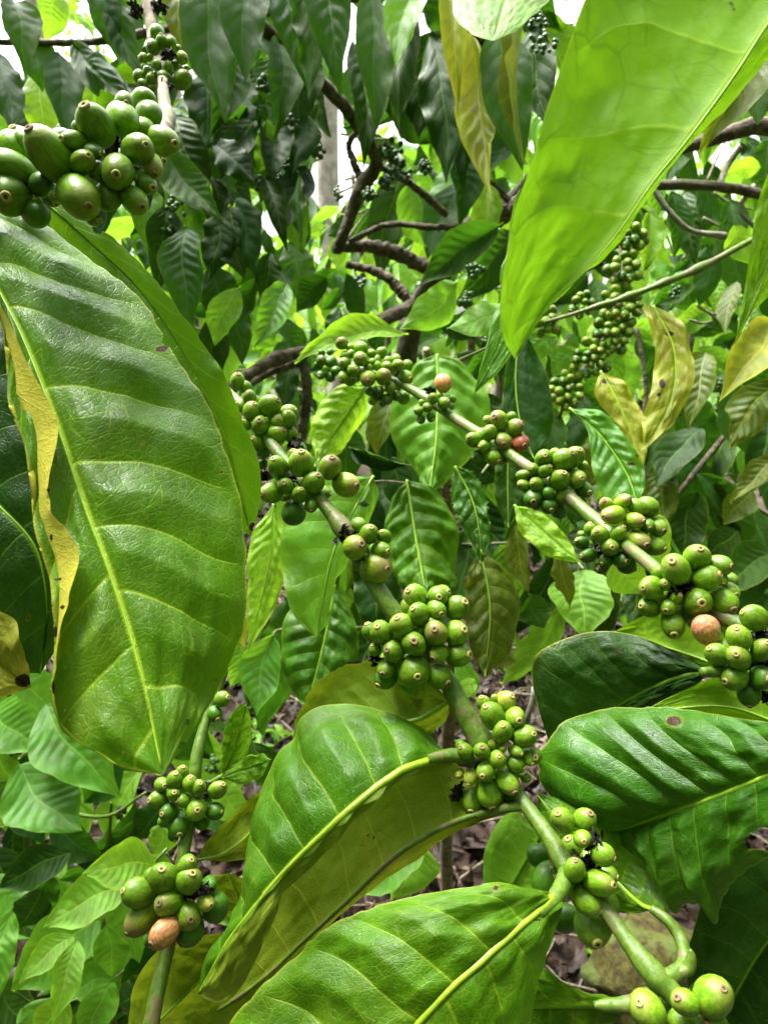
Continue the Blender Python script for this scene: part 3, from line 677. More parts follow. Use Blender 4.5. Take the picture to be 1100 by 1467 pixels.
def treeline_and_blocker():
    g = np.random.default_rng(5); N = 80000
    az = g.uniform(-math.pi, math.pi, N); fr = np.abs(az) < 0.95
    R = np.where(fr, g.uniform(8, 15, N), g.uniform(2.3, 5.0, N)); top = np.where(fr, 5.6, 8.0)  # near ring beside and behind the camera: unseen, added to block frontal sky light
    x = R*np.sin(az); y = R*np.cos(az); z = g.random(N)**0.85*top*(0.72+0.2*np.sin(x*1.3)+0.25*vnoise(x*0.8, y*0.8, 2))+0.1
    el = np.degrees(np.arctan2(z-1.5, R)); azd = np.degrees(az)
    keep = ~(((np.abs(azd+5.5) < 4.0) & (el > 7)) | ((np.abs(azd-13.5) < 3) & (el > 1) & (el < 6)) | ((np.abs(azd-3) < 1.5) & (el > 10)) | ((np.abs(azd+25) < 3.5) & (el > 12)))
    x, y, z = x[keep], y[keep], z[keep]; N = len(x)
    L = g.uniform(.14, .30, N); Wd = L*g.uniform(.3, .5, N)
    d = g.normal(0, 1, (N, 3)); d[:, 2] = -np.abs(d[:, 2])-0.6; d /= np.linalg.norm(d, axis=1)[:, None]
    n = g.normal(0, 1, (N, 3)); w = np.cross(d, n); w /= np.linalg.norm(w, axis=1)[:, None]; nn = np.cross(w, d)
    c = np.stack([x, y, z], -1)
    V = np.stack([c, c+d*(L*.45)[:, None]+w*(Wd*.5)[:, None]+nn*(L*.06)[:, None], c+d*L[:, None], c+d*(L*.45)[:, None]-w*(Wd*.5)[:, None]+nn*(L*.06)[:, None]], 1).reshape(-1, 3)
    Fq = np.arange(N*4).reshape(-1, 4)
    s = NT('far_and_blocker_foliage'); geo = s.n('NewGeometry'); cr = s.n('ValToRGB'); s.l(geo.outputs['Random Per Island'], cr.inputs[0])
    e = cr.color_ramp.elements; e[0].color = (0.015, 0.06, 0.006, 1); e[1].color = (0.16, 0.32, 0.025, 1)
    pr = s.n('BsdfPrincipled', i_Roughness=.5); s.l(cr.outputs[0], pr.inputs['Base Color'])
    tr = s.n('BsdfTranslucent'); tr.inputs[0].default_value = (0.30, 0.60, 0.03, 1); ms = s.n('MixShader', i_0=.35)
    s.l(pr.outputs[0], ms.inputs[1]); s.l(tr.outputs[0], ms.inputs[2]); s.l(ms.outputs[0], s.out.inputs[0])
    o = world_mesh('far_and_blocker_foliage', V, Fq, s.m, kind='stuff', origin=(0, 8, 0), smooth=False)
    o['label'] = 'far off sunlit green plantation foliage, with an unseen near ring added to block light'; o['category'] = 'foliage'
treeline_and_blocker()
# pale far trunks of shade trees
for (x, d, r, lab) in ((480, 7.5, 15, 'pale far tree trunk in the sky gap above the limbs'), (100, 6.5, 13, 'pale far trunk at the upper left corner'), (275, 7.0, 12, 'pale far trunk behind the small berry cluster')):
    p = P(x, 470, d); t = thing('shade_tree', lab, 'tree', Vector((p.x, p.y, 0)), 'pale shade tree trunks far behind')
    q = catmull(np.array([(p.x, p.y, -.1), (p.x+.05, p.y, 1.5), (p.x-.05, p.y, 3), (p.x+.1, p.y, 7)]), 30)
    V, Fq = tube_geo(q, np.linspace(r*1.2, r*.7, 30)*d/F, 14, 0.08, 3); world_mesh('trunk', V, Fq, M_PALE, t)
    for k in range(5):
        a = k*1.3+x; b0 = np.array(q[20+k*2]); b1 = b0+np.array([math.cos(a)*1.2, math.sin(a)*.8, .9]); qq = catmull(np.array([b0, (b0+b1)/2+[0, 0, .15], b1]), 8)
        V, Fq = tube_geo(qq, np.linspace(.04, .012, 8), 6, .1, k); world_mesh('branch', V, Fq, M_PALE, t)
#TREES_END

# ================================================================== the old coffee tree with gnarled limbs (mid distance)
T0 = thing('coffee_tree', 'old coffee tree with thick gnarled brown limbs and dark hanging leaves', 'coffee tree', P(600, 640, 1.75))
limbs = [
 [(760, 262, 1.35, 17), (735, 292, 1.4, 19), (690, 318, 1.42, 20), (650, 352, 1.45, 19), (630, 392, 1.5, 18), (600, 440, 1.55, 17), (580, 520, 1.6, 18), (590, 640, 1.75, 20), (600, 900, 2.0, 24), (605, 1190, 2.35, 28)],
 [(880, 262, 1.2, 9), (820, 276, 1.25, 11), (760, 285, 1.3, 14), (735, 300, 1.38, 16), (690, 322, 1.42, 18)],
 [(636, 395, 1.5, 13), (600, 378, 1.5, 12), (560, 360, 1.48, 12), (520, 352, 1.45, 10), (478, 356, 1.42, 9)],
 [(485, 352, 1.42, 9), (502, 308, 1.4, 10), (518, 270, 1.38, 13), (538, 236, 1.35, 11), (524, 196, 1.3, 10), (480, 138, 1.25, 11), (430, 88, 1.2, 10), (360, 20, 1.1, 10), (300, -60, 1.0, 10)],
 [(500, 347, 1.42, 5), (556, 322, 1.42, 5), (626, 326, 1.42, 5.5), (690, 318, 1.42, 7)],
 [(520, 262, 1.38, 8), (508, 236, 1.37, 6), (500, 205, 1.36, 5), (520, 180, 1.34, 5)],
 [(540, 236, 1.36, 5), (590, 265, 1.38, 6), (640, 308, 1.42, 6)],
 [(496, 378, 1.6, 6), (545, 392, 1.6, 8), (572, 415, 1.6, 9), (590, 440, 1.6, 9)],
 [(300, 590, 1.1, 9), (345, 545, 1.12, 10), (395, 515, 1.15, 11), (440, 503, 1.2, 10), (520, 470, 1.35, 10), (590, 440, 1.5, 12)],
 [(432, 510, 1.2, 9), (440, 560, 1.2, 9), (432, 620, 1.22, 8), (425, 700, 1.25, 9)],
 [(345, 560, 1.15, 5), (385, 535, 1.16, 6), (425, 520, 1.2, 7)],
 [(740, 300, 1.38, 6), (700, 250, 1.35, 6), (712, 190, 1.3, 7), (700, 80, 1.2, 9), (640, 0, 1.1, 9), (600, -60, 1.0, 9)],
 [(360, 20, 1.1, 8), (450, 5, 1.05, 7), (560, -10, 1.0, 6), (700, -30, .95, 6)],
 [(360, 20, 1.1, 8), (250, 40, 1.1, 7), (130, 60, 1.1, 6), (0, 60, 1.1, 5)],
]
for i, l in enumerate(limbs): px_tube('limb' if i else 'trunk', [(a, b, c, e*.85) for a, b, c, e in l], M_BARK, T0, n=70, sides=12, rough=0.28, seed=i+2)

def leaves_px(parent, spec, k_mode=None):
    for e in spec:
        bx, by, tx, ty, d0, d1, w, mat = e[:8]; roll = e[8] if len(e) > 8 else random.uniform(-.35, .35); k = e[9] if len(e) > 9 else None
        b = P(bx, by, d0); t = P(tx, ty, d1)
        put_leaf(parent, b, t, w*(d0+d1)/2/F, mat, roll, 'm', k)
def twigs_px(parent, spec, mat=None, r=2.2):
    for i, l in enumerate(spec):
        px_tube('twig', [(x, y, d, r*(1-0.5*j/len(l))) for j, (x, y, d) in enumerate(l)], mat or M_TWIG, parent, n=16, sides=7, rough=.1, seed=i)
random.seed(3)
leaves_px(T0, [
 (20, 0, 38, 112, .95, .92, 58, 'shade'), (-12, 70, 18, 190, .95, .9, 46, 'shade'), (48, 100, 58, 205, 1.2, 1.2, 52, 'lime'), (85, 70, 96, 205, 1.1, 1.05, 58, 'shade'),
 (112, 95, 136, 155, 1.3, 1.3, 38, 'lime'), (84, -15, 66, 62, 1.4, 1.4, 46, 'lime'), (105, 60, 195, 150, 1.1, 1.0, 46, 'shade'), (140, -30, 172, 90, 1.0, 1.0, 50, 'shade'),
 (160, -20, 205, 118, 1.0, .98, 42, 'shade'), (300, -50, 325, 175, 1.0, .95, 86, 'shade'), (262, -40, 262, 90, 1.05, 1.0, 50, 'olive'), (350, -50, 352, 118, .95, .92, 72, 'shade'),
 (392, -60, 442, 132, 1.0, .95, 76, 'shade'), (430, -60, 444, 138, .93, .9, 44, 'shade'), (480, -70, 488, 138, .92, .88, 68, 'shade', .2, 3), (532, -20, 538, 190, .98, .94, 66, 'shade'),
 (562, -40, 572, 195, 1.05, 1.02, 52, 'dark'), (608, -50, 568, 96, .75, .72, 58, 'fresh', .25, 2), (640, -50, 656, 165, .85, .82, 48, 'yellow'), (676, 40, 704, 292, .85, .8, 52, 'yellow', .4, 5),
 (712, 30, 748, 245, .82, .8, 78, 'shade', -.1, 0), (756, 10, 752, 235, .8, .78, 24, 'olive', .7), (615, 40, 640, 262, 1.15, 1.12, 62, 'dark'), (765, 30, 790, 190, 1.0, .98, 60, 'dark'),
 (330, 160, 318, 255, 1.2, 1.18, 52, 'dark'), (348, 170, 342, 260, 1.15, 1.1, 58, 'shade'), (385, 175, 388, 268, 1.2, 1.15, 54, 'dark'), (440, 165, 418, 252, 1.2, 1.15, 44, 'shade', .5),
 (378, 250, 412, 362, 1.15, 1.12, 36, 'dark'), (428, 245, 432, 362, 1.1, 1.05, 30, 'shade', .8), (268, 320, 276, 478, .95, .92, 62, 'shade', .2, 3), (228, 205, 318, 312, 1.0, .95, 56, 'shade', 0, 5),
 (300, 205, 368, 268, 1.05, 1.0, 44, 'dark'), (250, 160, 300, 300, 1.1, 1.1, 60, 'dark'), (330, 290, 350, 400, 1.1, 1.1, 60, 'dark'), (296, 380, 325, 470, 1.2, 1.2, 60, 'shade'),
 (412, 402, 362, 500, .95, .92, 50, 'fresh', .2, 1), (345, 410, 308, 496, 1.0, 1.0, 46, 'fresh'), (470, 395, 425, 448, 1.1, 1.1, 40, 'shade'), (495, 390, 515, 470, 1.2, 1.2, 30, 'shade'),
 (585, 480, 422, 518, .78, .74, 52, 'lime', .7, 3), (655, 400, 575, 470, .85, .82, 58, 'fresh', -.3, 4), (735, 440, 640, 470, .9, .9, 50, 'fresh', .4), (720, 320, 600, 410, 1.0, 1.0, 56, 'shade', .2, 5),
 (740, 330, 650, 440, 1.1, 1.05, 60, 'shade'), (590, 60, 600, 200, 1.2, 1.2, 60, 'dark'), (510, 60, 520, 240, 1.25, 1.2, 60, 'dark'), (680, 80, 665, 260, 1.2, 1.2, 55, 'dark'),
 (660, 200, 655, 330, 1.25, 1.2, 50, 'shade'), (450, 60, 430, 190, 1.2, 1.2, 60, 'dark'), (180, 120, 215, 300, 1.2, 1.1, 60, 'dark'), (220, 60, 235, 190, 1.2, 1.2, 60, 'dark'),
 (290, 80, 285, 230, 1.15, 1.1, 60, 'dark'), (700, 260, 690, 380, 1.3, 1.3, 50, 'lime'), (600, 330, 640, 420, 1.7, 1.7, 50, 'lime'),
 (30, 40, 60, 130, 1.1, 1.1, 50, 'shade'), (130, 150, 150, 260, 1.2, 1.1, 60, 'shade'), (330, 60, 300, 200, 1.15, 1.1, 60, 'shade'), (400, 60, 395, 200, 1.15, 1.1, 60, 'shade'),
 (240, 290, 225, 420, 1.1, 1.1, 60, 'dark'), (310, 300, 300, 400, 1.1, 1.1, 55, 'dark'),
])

def fill(parent, n, x0, x1, y0, y1, d0, d1, w0, w1, mats, seed, tilt=.35):
    random.seed(seed)
    for k in range(n):
        x, y, d, w = random.uniform(x0, x1), random.uniform(y0, y1), random.uniform(d0, d1), random.uniform(w0, w1); L = w*random.uniform(1.9, 2.7)
        if any(math.hypot((x-gx)/(gr+w*.4), (y+L*.4-gy)/(gh+L*.45)) < 1 for gx, gy, gr, gh in ((492, 235, 26, 52), (460, 160, 8, 18), (790, 412, 26, 16), (600, 212, 12, 10), (110, 60, 14, 24), (265, 80, 8, 14))): continue
        a = random.gauss(0, tilt); b = P(x, y, d); t = P(x+L*math.sin(a), y+L*math.cos(a), d+random.uniform(-.05, .05))
        put_leaf(parent, b, t, w*d/F, random.choice(mats), random.uniform(-.8, .8), 'm')
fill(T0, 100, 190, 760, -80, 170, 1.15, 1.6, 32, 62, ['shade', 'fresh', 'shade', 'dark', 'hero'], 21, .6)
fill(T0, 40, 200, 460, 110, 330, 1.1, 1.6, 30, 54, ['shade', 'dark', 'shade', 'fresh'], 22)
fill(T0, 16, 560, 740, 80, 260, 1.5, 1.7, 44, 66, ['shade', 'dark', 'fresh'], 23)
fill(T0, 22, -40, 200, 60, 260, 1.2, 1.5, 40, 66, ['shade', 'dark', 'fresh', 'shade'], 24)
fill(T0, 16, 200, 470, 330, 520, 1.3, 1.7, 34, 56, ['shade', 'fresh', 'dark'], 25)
# ------------------------------------------------------------------ low shrub in the middle, behind the berry branches
T1 = thing('coffee_shrub', 'green coffee shrub with broad leaves behind the two crossing berry branches', 'shrub', P(640, 1300, 1.9))
px_tube('trunk', [(640, 1330, 1.95, 9), (640, 1100, 1.6, 9), (650, 900, 1.2, 9), (640, 700, .95, 8), (620, 560, .85, 7), (610, 500, .8, 5)], M_TWIG, T1, n=50, rough=.15)
twigs_px(T1, [[(645, 720, .97), (600, 700, .8), (585, 690, .66)], [(640, 700, .95), (700, 660, .8), (690, 678, .68)], [(630, 580, .86), (560, 540, .75), (528, 545, .7)],
              [(650, 850, 1.1), (690, 800, .8), (682, 800, .65)], [(650, 850, 1.1), (500, 800, .9), (460, 850, .72)], [(640, 700, .95), (560, 690, .75), (535, 690, .6)],
              [(650, 780, 1.0), (800, 780, .9), (835, 815, .8)], [(625, 530, .85), (740, 480, .8), (755, 480, .66)], [(655, 900, 1.2), (420, 900, .9), (385, 915, .72)]])
leaves_px(T1, [
 (392, 905, 368, 1025, .72, .70, 62, 'fresh', .2, 5),
 (345, 915, 330, 985, .75, .75, 46, 'fresh'), (520, 780, 535, 915, .72, .70, 70, 'dark', 0, 4), (742, 742, 758, 852, .70, .70, 40, 'olive', .6), (795, 785, 816, 872, .72, .72, 34, 'olive', .5), (838, 812, 840, 918, .84, .80, 90, 'fresh', 0, 3), (500, 640, 590, 666, .75, .72, 30, 'dark', .6), (570, 560, 540, 655, .85, .85, 50, 'olive', .5), (505, 700, 560, 780, .8, .8, 60, 'dark'),
 (660, 640, 720, 690, .8, .8, 60, 'dark'), (770, 650, 740, 760, .85, .85, 60, 'dark'), (640, 850, 600, 960, .85, .85, 70, 'dark'), (760, 850, 780, 900, .9, .9, 50, 'shade'),
 (430, 620, 400, 740, .9, .9, 60, 'fresh'), (480, 600, 500, 700, 1.0, 1.0, 60, 'shade'), (560, 650, 590, 740, .95, .95, 50, 'dark'), (700, 560, 720, 640, .9, .9, 50, 'dark'),
 (930, 725, 955, 812, .6, .6, 56, 'lime', .1, 2), (880, 790, 930, 850, .62, .62, 60, 'lime', .2, 2), (820, 745, 900, 800, .66, .66, 60, 'dark'),
 (612, 1200, 500, 1285, .62, .60, 76, 'fresh', .1, 3), (590, 1190, 560, 1290, .66, .64, 80, 'fresh', -.3, 4), (680, 970, 668, 1002, .45, .45, 26, 'lime', .3, 2), (655, 935, 680, 1000, .47, .47, 34, 'fresh', .2),
 (720, 910, 700, 960, .85, .85, 50, 'olive'), (450, 700, 420, 800, .8, .8, 70, 'fresh'), (345, 870, 352, 930, .52, .52, 24, 'yellow', .4),
])

def traced(parent, L, M, R, d0, d1, mat, nv_=8, corr=.0025, seed=1, face='top', dl=0.0, dr=0.0, **kw):
    n = lambda P_, o: [(x, y, d0+(d1-d0)*i/(len(P_)-1)+o*math.sin(math.pi*i/(len(P_)-1))) for i, (x, y) in enumerate(P_)]
    return leaf_rails(parent, {-1: n(L, dl), 0: n(M, 0), 1: n(R, dr)}, mat, face, nu=48, nv=90, nvein=nv_, corr=corr, seed=seed, mid_r=(3, 1.2), arch=.10, wave=.004, **kw)
traced(T1, [(626,508),(590,528),(562,580),(560,620),(580,662),(600,690),(616,707)], [(626,508),(627,570),(625,632),(616,707)], [(626,508),(660,518),(692,560),(696,602),(678,650),(652,682),(632,702),(616,707)], .76, .70, 'fresh', 8, .0036, 201, dl=.03, dr=.03)
traced(T1, [(583,688),(560,712),(553,758),(562,805),(578,842),(612,857)], [(583,688),(597,777),(612,857)], [(583,688),(620,702),(650,742),(656,800),(648,842),(612,857)], .68, .62, 'hero', 7, .0040, 202, dl=.02, dr=.03)
traced(T1, [(535,682),(480,684),(425,712),(404,760),(405,820),(420,880),(453,914)], [(535,682),(505,735),(477,795),(453,914)], [(535,682),(541,712),(530,752),(500,800),(476,862),(453,914)], .60, .54, 'fresh', 7, .0020, 203, dl=-.01, dr=.02, holes=((520, 722, 9, 4),))
traced(T1, [(530,546),(490,550),(458,578),(446,618),(449,645),(455,662)], [(530,546),(500,590),(472,632),(455,662)], [(530,546),(522,596),(494,640),(455,662)], .78, .74, 'lime', 9, .0040, 204, dr=.03)
traced(T1, [(652,668),(646,710),(655,745),(672,772),(688,808)], [(652,668),(676,715),(686,760),(688,808)], [(652,668),(682,680),(696,712),(701,750),(704,778),(688,808)], .66, .63, 'heavy', 7, .0036, 205, holes=((694, 790, 7, 5),), rag=.002)
traced(T1, [(688,788),(668,826),(668,895),(680,948),(695,970)], [(688,788),(702,870),(695,970)], [(688,788),(722,812),(746,858),(741,912),(716,955),(695,970)], .70, .66, 'olive', 7, .0024, 206, dr=.02)
traced(T1, [(745,474),(724,530),(722,600),(738,645),(765,658)], [(745,474),(738,540),(746,610),(765,658)], [(745,474),(774,515),(790,570),(789,622),(765,658)], .72, .68, 'shade', 7, .0014, 207)
traced(T1, [(728,618),(712,650),(708,705),(718,742),(728,756)], [(728,618),(727,690),(728,756)], [(728,618),(744,655),(749,700),(741,735),(728,756)], .72, .70, 'shade', 6, .0014, 208)
traced(T1, [(736,724),(770,732),(808,765),(832,807)], [(736,724),(782,766),(832,807)], [(736,724),(745,762),(786,796),(832,807)], .62, .58, 'lime', 6, .0010, 209)
traced(T1, [(392,722),(362,765),(354,850),(356,935)], [(392,722),(390,790),(356,935)], [(392,722),(413,780),(398,860),(356,935)], .62, .60, 'lime', 11, .0040, 210)
traced(T1, [(480,838),(412,876),(404,948),(424,1000),(440,1014)], [(480,838),(464,920),(440,1014)], [(480,838),(508,888),(511,950),(480,1002),(440,1014)], .74, .70, 'heavy', 8, .0026, 211)
fill(T1, 36, 380, 780, 560, 820, 1.0, 1.35, 44, 70, ['shade', 'dark', 'fresh', 'fresh'], 26)
fill(T1, 12, 400, 560, 820, 960, .85, 1.1, 50, 80, ['dark', 'fresh', 'shade'], 27)
fill(T1, 12, 780, 940, 700, 860, 1.0, 1.3, 44, 70, ['fresh', 'dark', 'shade'], 28)
# ------------------------------------------------------------------ right hand branch: small berries and ageing leaves
T2 = thing('coffee_tree', 'coffee tree with yellowing drooping leaves and small dense berry clusters beside the big hanging leaf', 'coffee tree', P(1150, 1000, 1.9))
px_tube('trunk', [(1180, 1200, 2.1, 18), (1190, 800, 1.7, 16), (1180, 400, 1.4, 15), (1150, 240, 1.2, 14), (1100, 180, 1.1, 13), (1000, 205, 1.15, 10), (930, 220, 1.2, 8)], M_BARK, T2, rough=.25)
for i, l in enumerate([[(1150, 300, 1.2, 10), (1095, 280, 1.15, 8), (1030, 268, 1.15, 7), (975, 265, 1.15, 7), (925, 266, 1.15, 6)], [(935, 270, 1.15, 4), (960, 305, 1.15, 4), (990, 330, 1.15, 3.5), (1040, 338, 1.15, 5)],
                       [(1080, 265, 1.15, 3), (1060, 300, 1.15, 3), (1085, 330, 1.15, 3)], [(870, 360, 1.2, 6), (850, 378, 1.2, 6), (830, 390, 1.2, 5)], [(850, 366, 1.2, 4), (880, 395, 1.2, 4), (905, 415, 1.2, 3)],
                       [(1060, 210, 1.2, 4), (1040, 240, 1.2, 4), (1030, 268, 1.15, 4)], [(895, 270, 1.2, 6), (890, 350, 1.15, 4), (885, 430, 1.1, 4), (860, 490, 1.05, 3.5), (815, 560, 1.0, 3), (800, 600, 1.0, 2)],
                       [(1150, 520, 1.2, 4), (1060, 600, 1.2, 4), (960, 720, 1.2, 4)], [(912, 470, .95, 3), (925, 560, .95, 3), (915, 640, .95, 3), (930, 700, .95, 3)]]):
    px_tube('branch', l, M_BARK if i not in (1, 2) else M_PALE, T2, n=30, rough=.2, seed=i+40)
px_tube('branch', [(1080, 342, .95, 4.5), (1000, 385, .93, 4.5), (950, 405, .92, 4), (900, 425, .92, 3.6), (830, 447, .92, 3), (780, 462, .92, 2.5)], M_STEM, T2, n=40, rough=.1, nodes=((1000, 385, .6), (950, 405, .6), (900, 425, .7), (860, 438, .7)))
leaves_px(T2, [
 (1010, 500, 985, 615, .85, .82, 54, 'olive'),
 (1110, 460, 1030, 575, .8, .76, 74, 'yellow', .1), (1120, 545, 1042, 645, .75, .72, 60, 'olive'), (1010, 610, 940, 700, .95, .92, 56, 'dark'), (1110, 655, 1045, 720, .8, .78, 40, 'olive', .4),
 (1080, 700, 1035, 752, .85, .85, 44, 'olive'), (955, 660, 955, 760, .95, .92, 46, 'olive'), (1120, 790, 1010, 865, .85, .8, 60, 'shade'), (1056, 400, 1038, 480, .8, .78, 32, 'olive', .5),
 (1130, 30, 1000, 222, .6, .6, 74, 'olive', .1, 3), (1110, 90, 1085, 180, .6, .6, 50, 'shade'), (985, 130, 935, 258, .9, .9, 60, 'dark'), (1060, 480, 1100, 560, .9, .9, 60, 'shade'),
 (960, 270, 965, 370, 1.3, 1.3, 40, 'shade'), (930, 300, 920, 390, 1.4, 1.4, 40, 'lime'), (1010, 350, 1000, 440, 1.1, 1.1, 40, 'shade'), (1050, 320, 1080, 380, 1.2, 1.2, 40, 'lime'),
 (1000, 700, 980, 800, 1.0, 1.0, 60, 'dark'), (1060, 760, 1010, 800, .95, .95, 50, 'dark'), (1100, 850, 1060, 900, .8, .8, 60, 'shade'), (960, 580, 905, 640, 1.0, 1.0, 50, 'dark'),
 (1100, 600, 1060, 720, 1.05, 1.0, 60, 'dark'), (980, 790, 1000, 880, .95, .95, 60, 'dark'), (860, 620, 840, 700, .9, .9, 60, 'olive'), (1090, 240, 1040, 250, 1.3, 1.3, 30, 'lime'),
 (800, 480, 750, 520, 1.0, 1.0, 40, 'fresh'), (830, 500, 790, 540, 1.1, 1.1, 40, 'fresh'), (960, 490, 975, 560, 1.1, 1.1, 30, 'shade'),
])
fill(T2, 34, 900, 1130, 480, 860, 1.1, 1.5, 40, 66, ['shade', 'dark', 'olive', 'shade', 'fresh'], 29)
fill(T2, 22, 880, 1120, 60, 330, 1.4, 1.8, 34, 56, ['fresh', 'lime', 'shade', 'dark'], 30)
fill(T2, 16, 760, 940, 470, 640, 1.2, 1.6, 34, 50, ['fresh', 'shade', 'lime'], 31)
traced(T2, [(920,440),(936,495),(932,560),(920,600),(922,645)], [(935,438),(965,500),(962,570),(922,645)], [(935,438),(968,452),(988,500),(990,552),(966,605),(922,645)], .74, .70, 'yellow', 8, .0028, 221, spots=((958,478,9,5),(948,550,6,9),(943,565,4,4)))
traced(T2, [(860,532),(852,560),(880,600),(905,650),(918,690)], [(860,532),(882,570),(905,625),(918,690)], [(860,532),(890,545),(918,595),(925,640),(918,690)], .74, .70, 'yellow', 8, .0020, 222, spots=((866,546,6,5),))
traced(T2, [(815,585),(858,588),(895,625),(922,672),(918,742)], [(815,585),(858,622),(898,680),(918,742)], [(815,585),(842,620),(850,680),(872,722),(918,742)], .66, .60, 'fresh', 10, .0034, 223, spots=((903,665,9,3),))
def rand_cluster(parent, cx, cy, R, n, w, d, col='g'):
    pts = []; k = 0
    while len(pts) < n and k < 900:
        k += 1; a = random.uniform(0, 6.28); r = R*math.sqrt(random.random())*1.0; x, y = cx+r*math.cos(a)*.85, cy+r*math.sin(a)
        if all(math.hypot(x-p[0], y-p[1]) > w*.70 for p in pts): pts.append((x, y))
    data = []
    for (x, y) in pts:
        dx, dy = (x-cx)/R, (y-cy)/R; data.append((x, y, w*random.uniform(.8, 1.12), x+dx*w*.4, y+dy*w*.4, col if random.random() < .75 else 'd'))
    berries(parent, (0, 0), 1, d, R*1.15, data, (cx, cy), 0)
for (cx, cy, R, n, w) in ((782, 460, 20, 12, 14), (832, 436, 17, 10, 12), (888, 440, 30, 20, 15), (876, 478, 30, 20, 14), (845, 512, 30, 18, 13), (812, 562, 26, 16, 14), (905, 338, 22, 12, 13), (892, 385, 26, 13, 14)):
    rand_cluster(T2, cx, cy, R, n, w, .98)
# dark little clusters on the old tree: berries of a few pixels, one mesh per cluster
def dark_cluster(parent, cx, cy, R, n, w, d, seed):
    g = np.random.default_rng(seed); v0, f0 = lathe([(0.01, -1), (.7, -.7), (1, 0), (.7, .7), (.01, 1)], 8); V = []; Fq = []
    for k in range(n):
        q = g.normal(0, 1, 3); q /= np.linalg.norm(q); c = np.array(P(cx+q[0]*R*g.random()**.4, cy+q[2]*R*g.random()**.4, d+q[1]*R*d/F)); r = w/2*d/F*g.uniform(.7, 1.1)
        Fq.append(f0+len(V)*len(v0)); V.append(v0*r+c)
    world_mesh('berry_cluster', np.vstack(V), np.vstack(Fq), BMU, parent, kind='stuff')
BMU = plain_mat('small_berry', (0.03, 0.08, 0.015), (0.07, 0.16, 0.03), 120, 0.35, 0.1)
for i, (x, y, R, d) in enumerate(((560, 215, 18, 1.3), (575, 245, 18, 1.32), (555, 262, 12, 1.35), (530, 280, 10, 1.35), (416, 180, 14, 1.2), (418, 240, 14, 1.2), (398, 255, 11, 1.2), (372, 262, 10, 1.2), (455, 215, 12, 1.25), (610, 240, 10, 1.3),
        (250, 300, 22, 1.1), (275, 275, 16, 1.1), (240, 330, 16, 1.1), (680, 388, 13, 1.0), (668, 430, 13, 1.0), (700, 345, 12, 1.1), (775, 60, 22, .95), (640, 200, 12, 1.3), (700, 490, 14, 1.0), (380, 120, 14, 1.2), (770, 30, 16, 1.0))):
    dark_cluster(T0, x, y, R, 22, 9, d, i)

# ------------------------------------------------------------------ lower left shrub with young leaves
T3 = thing('coffee_shrub', 'young coffee shrub with bright light green ribbed leaves at the bottom left', 'shrub', P(100, 1500, .9))
px_tube('trunk', [(190, 1600, .95, 6), (165, 1480, .9, 5), (155, 1360, .85, 4), (150, 1320, .83, 3), (200, 1260, .8, 3), (240, 1215, .8, 2)], M_STEM, T3, n=40)
twigs_px(T3, [[(155, 1340, .84), (130, 1330, .8), (110, 1340, .78)], [(160, 1400, .86), (180, 1390, .8), (165, 1400, .78)], [(160, 1420, .88), (60, 1440, .85), (20, 1420, .82)]], M_STEM, 2)
leaves_px(T3, [
 (228, 1240, 118, 1252, .72, .68, 68, 'lime', .1, 3), (188, 1268, 62, 1330, .74, .70, 66, 'fresh', .2, 3), (150, 1312, 16, 1420, .76, .72, 88, 'fresh', 0, 3), (110, 1338, 28, 1408, .68, .64, 42, 'lime', .2, 3),
 (112, 1342, 76, 1466, .64, .60, 44, 'lime', -.2, 3), (160, 1400, 98, 1425, .72, .70, 52, 'fresh', 0, 3), (152, 1322, 162, 1400, .74, .74, 56, 'fresh', .2), (20, 1298, -4, 1440, .70, .66, 44, 'fresh', .2),
 (165, 1400, 128, 1500, .70, .68, 54, 'fresh', -.1), (210, 1400, 165, 1440, .74, .72, 50, 'shade'), (195, 1240, 200, 1380, .80, .78, 66, 'fresh', .1, 2), (170, 1290, 215, 1375, .82, .8, 76, 'fresh', -.3),
 (30, 1440, 70, 1500, .8, .8, 60, 'fresh'), (60, 1270, 20, 1330, .9, .9, 50, 'dark'), (240, 1220, 200, 1290, .85, .85, 60, 'fresh'), (100, 1430, 60, 1500, .75, .72, 56, 'lime'), (80, 1250, 40, 1340, .95, .95, 60, 'shade'),
 (205, 1330, 150, 1450, .85, .82, 70, 'fresh'), (0, 1400, 50, 1480, .85, .85, 60, 'shade'), (240, 1340, 190, 1470, .8, .78, 60, 'shade'),
])
T4 = thing('coffee_shrub', 'pale grey green coffee shrub with broad quilted leaves below the largest leaf', 'shrub', P(60, 1500, 1.5))
px_tube('trunk', [(30, 1600, 1.6, 6), (50, 1400, 1.4, 6), (40, 1200, 1.1, 5), (60, 1040, .9, 4), (90, 1000, .85, 3), (10, 1090, .9, 2)], M_STEM, T4, n=40)
twigs_px(T4, [[(50, 1150, 1.05), (150, 1170, .95), (210, 1135, .9)], [(60, 1060, .9), (30, 1085, .82), (28, 1088, .8)], [(70, 1300, 1.3), (150, 1220, 1.1), (160, 1150, 1.0)]], M_STEM, 3)
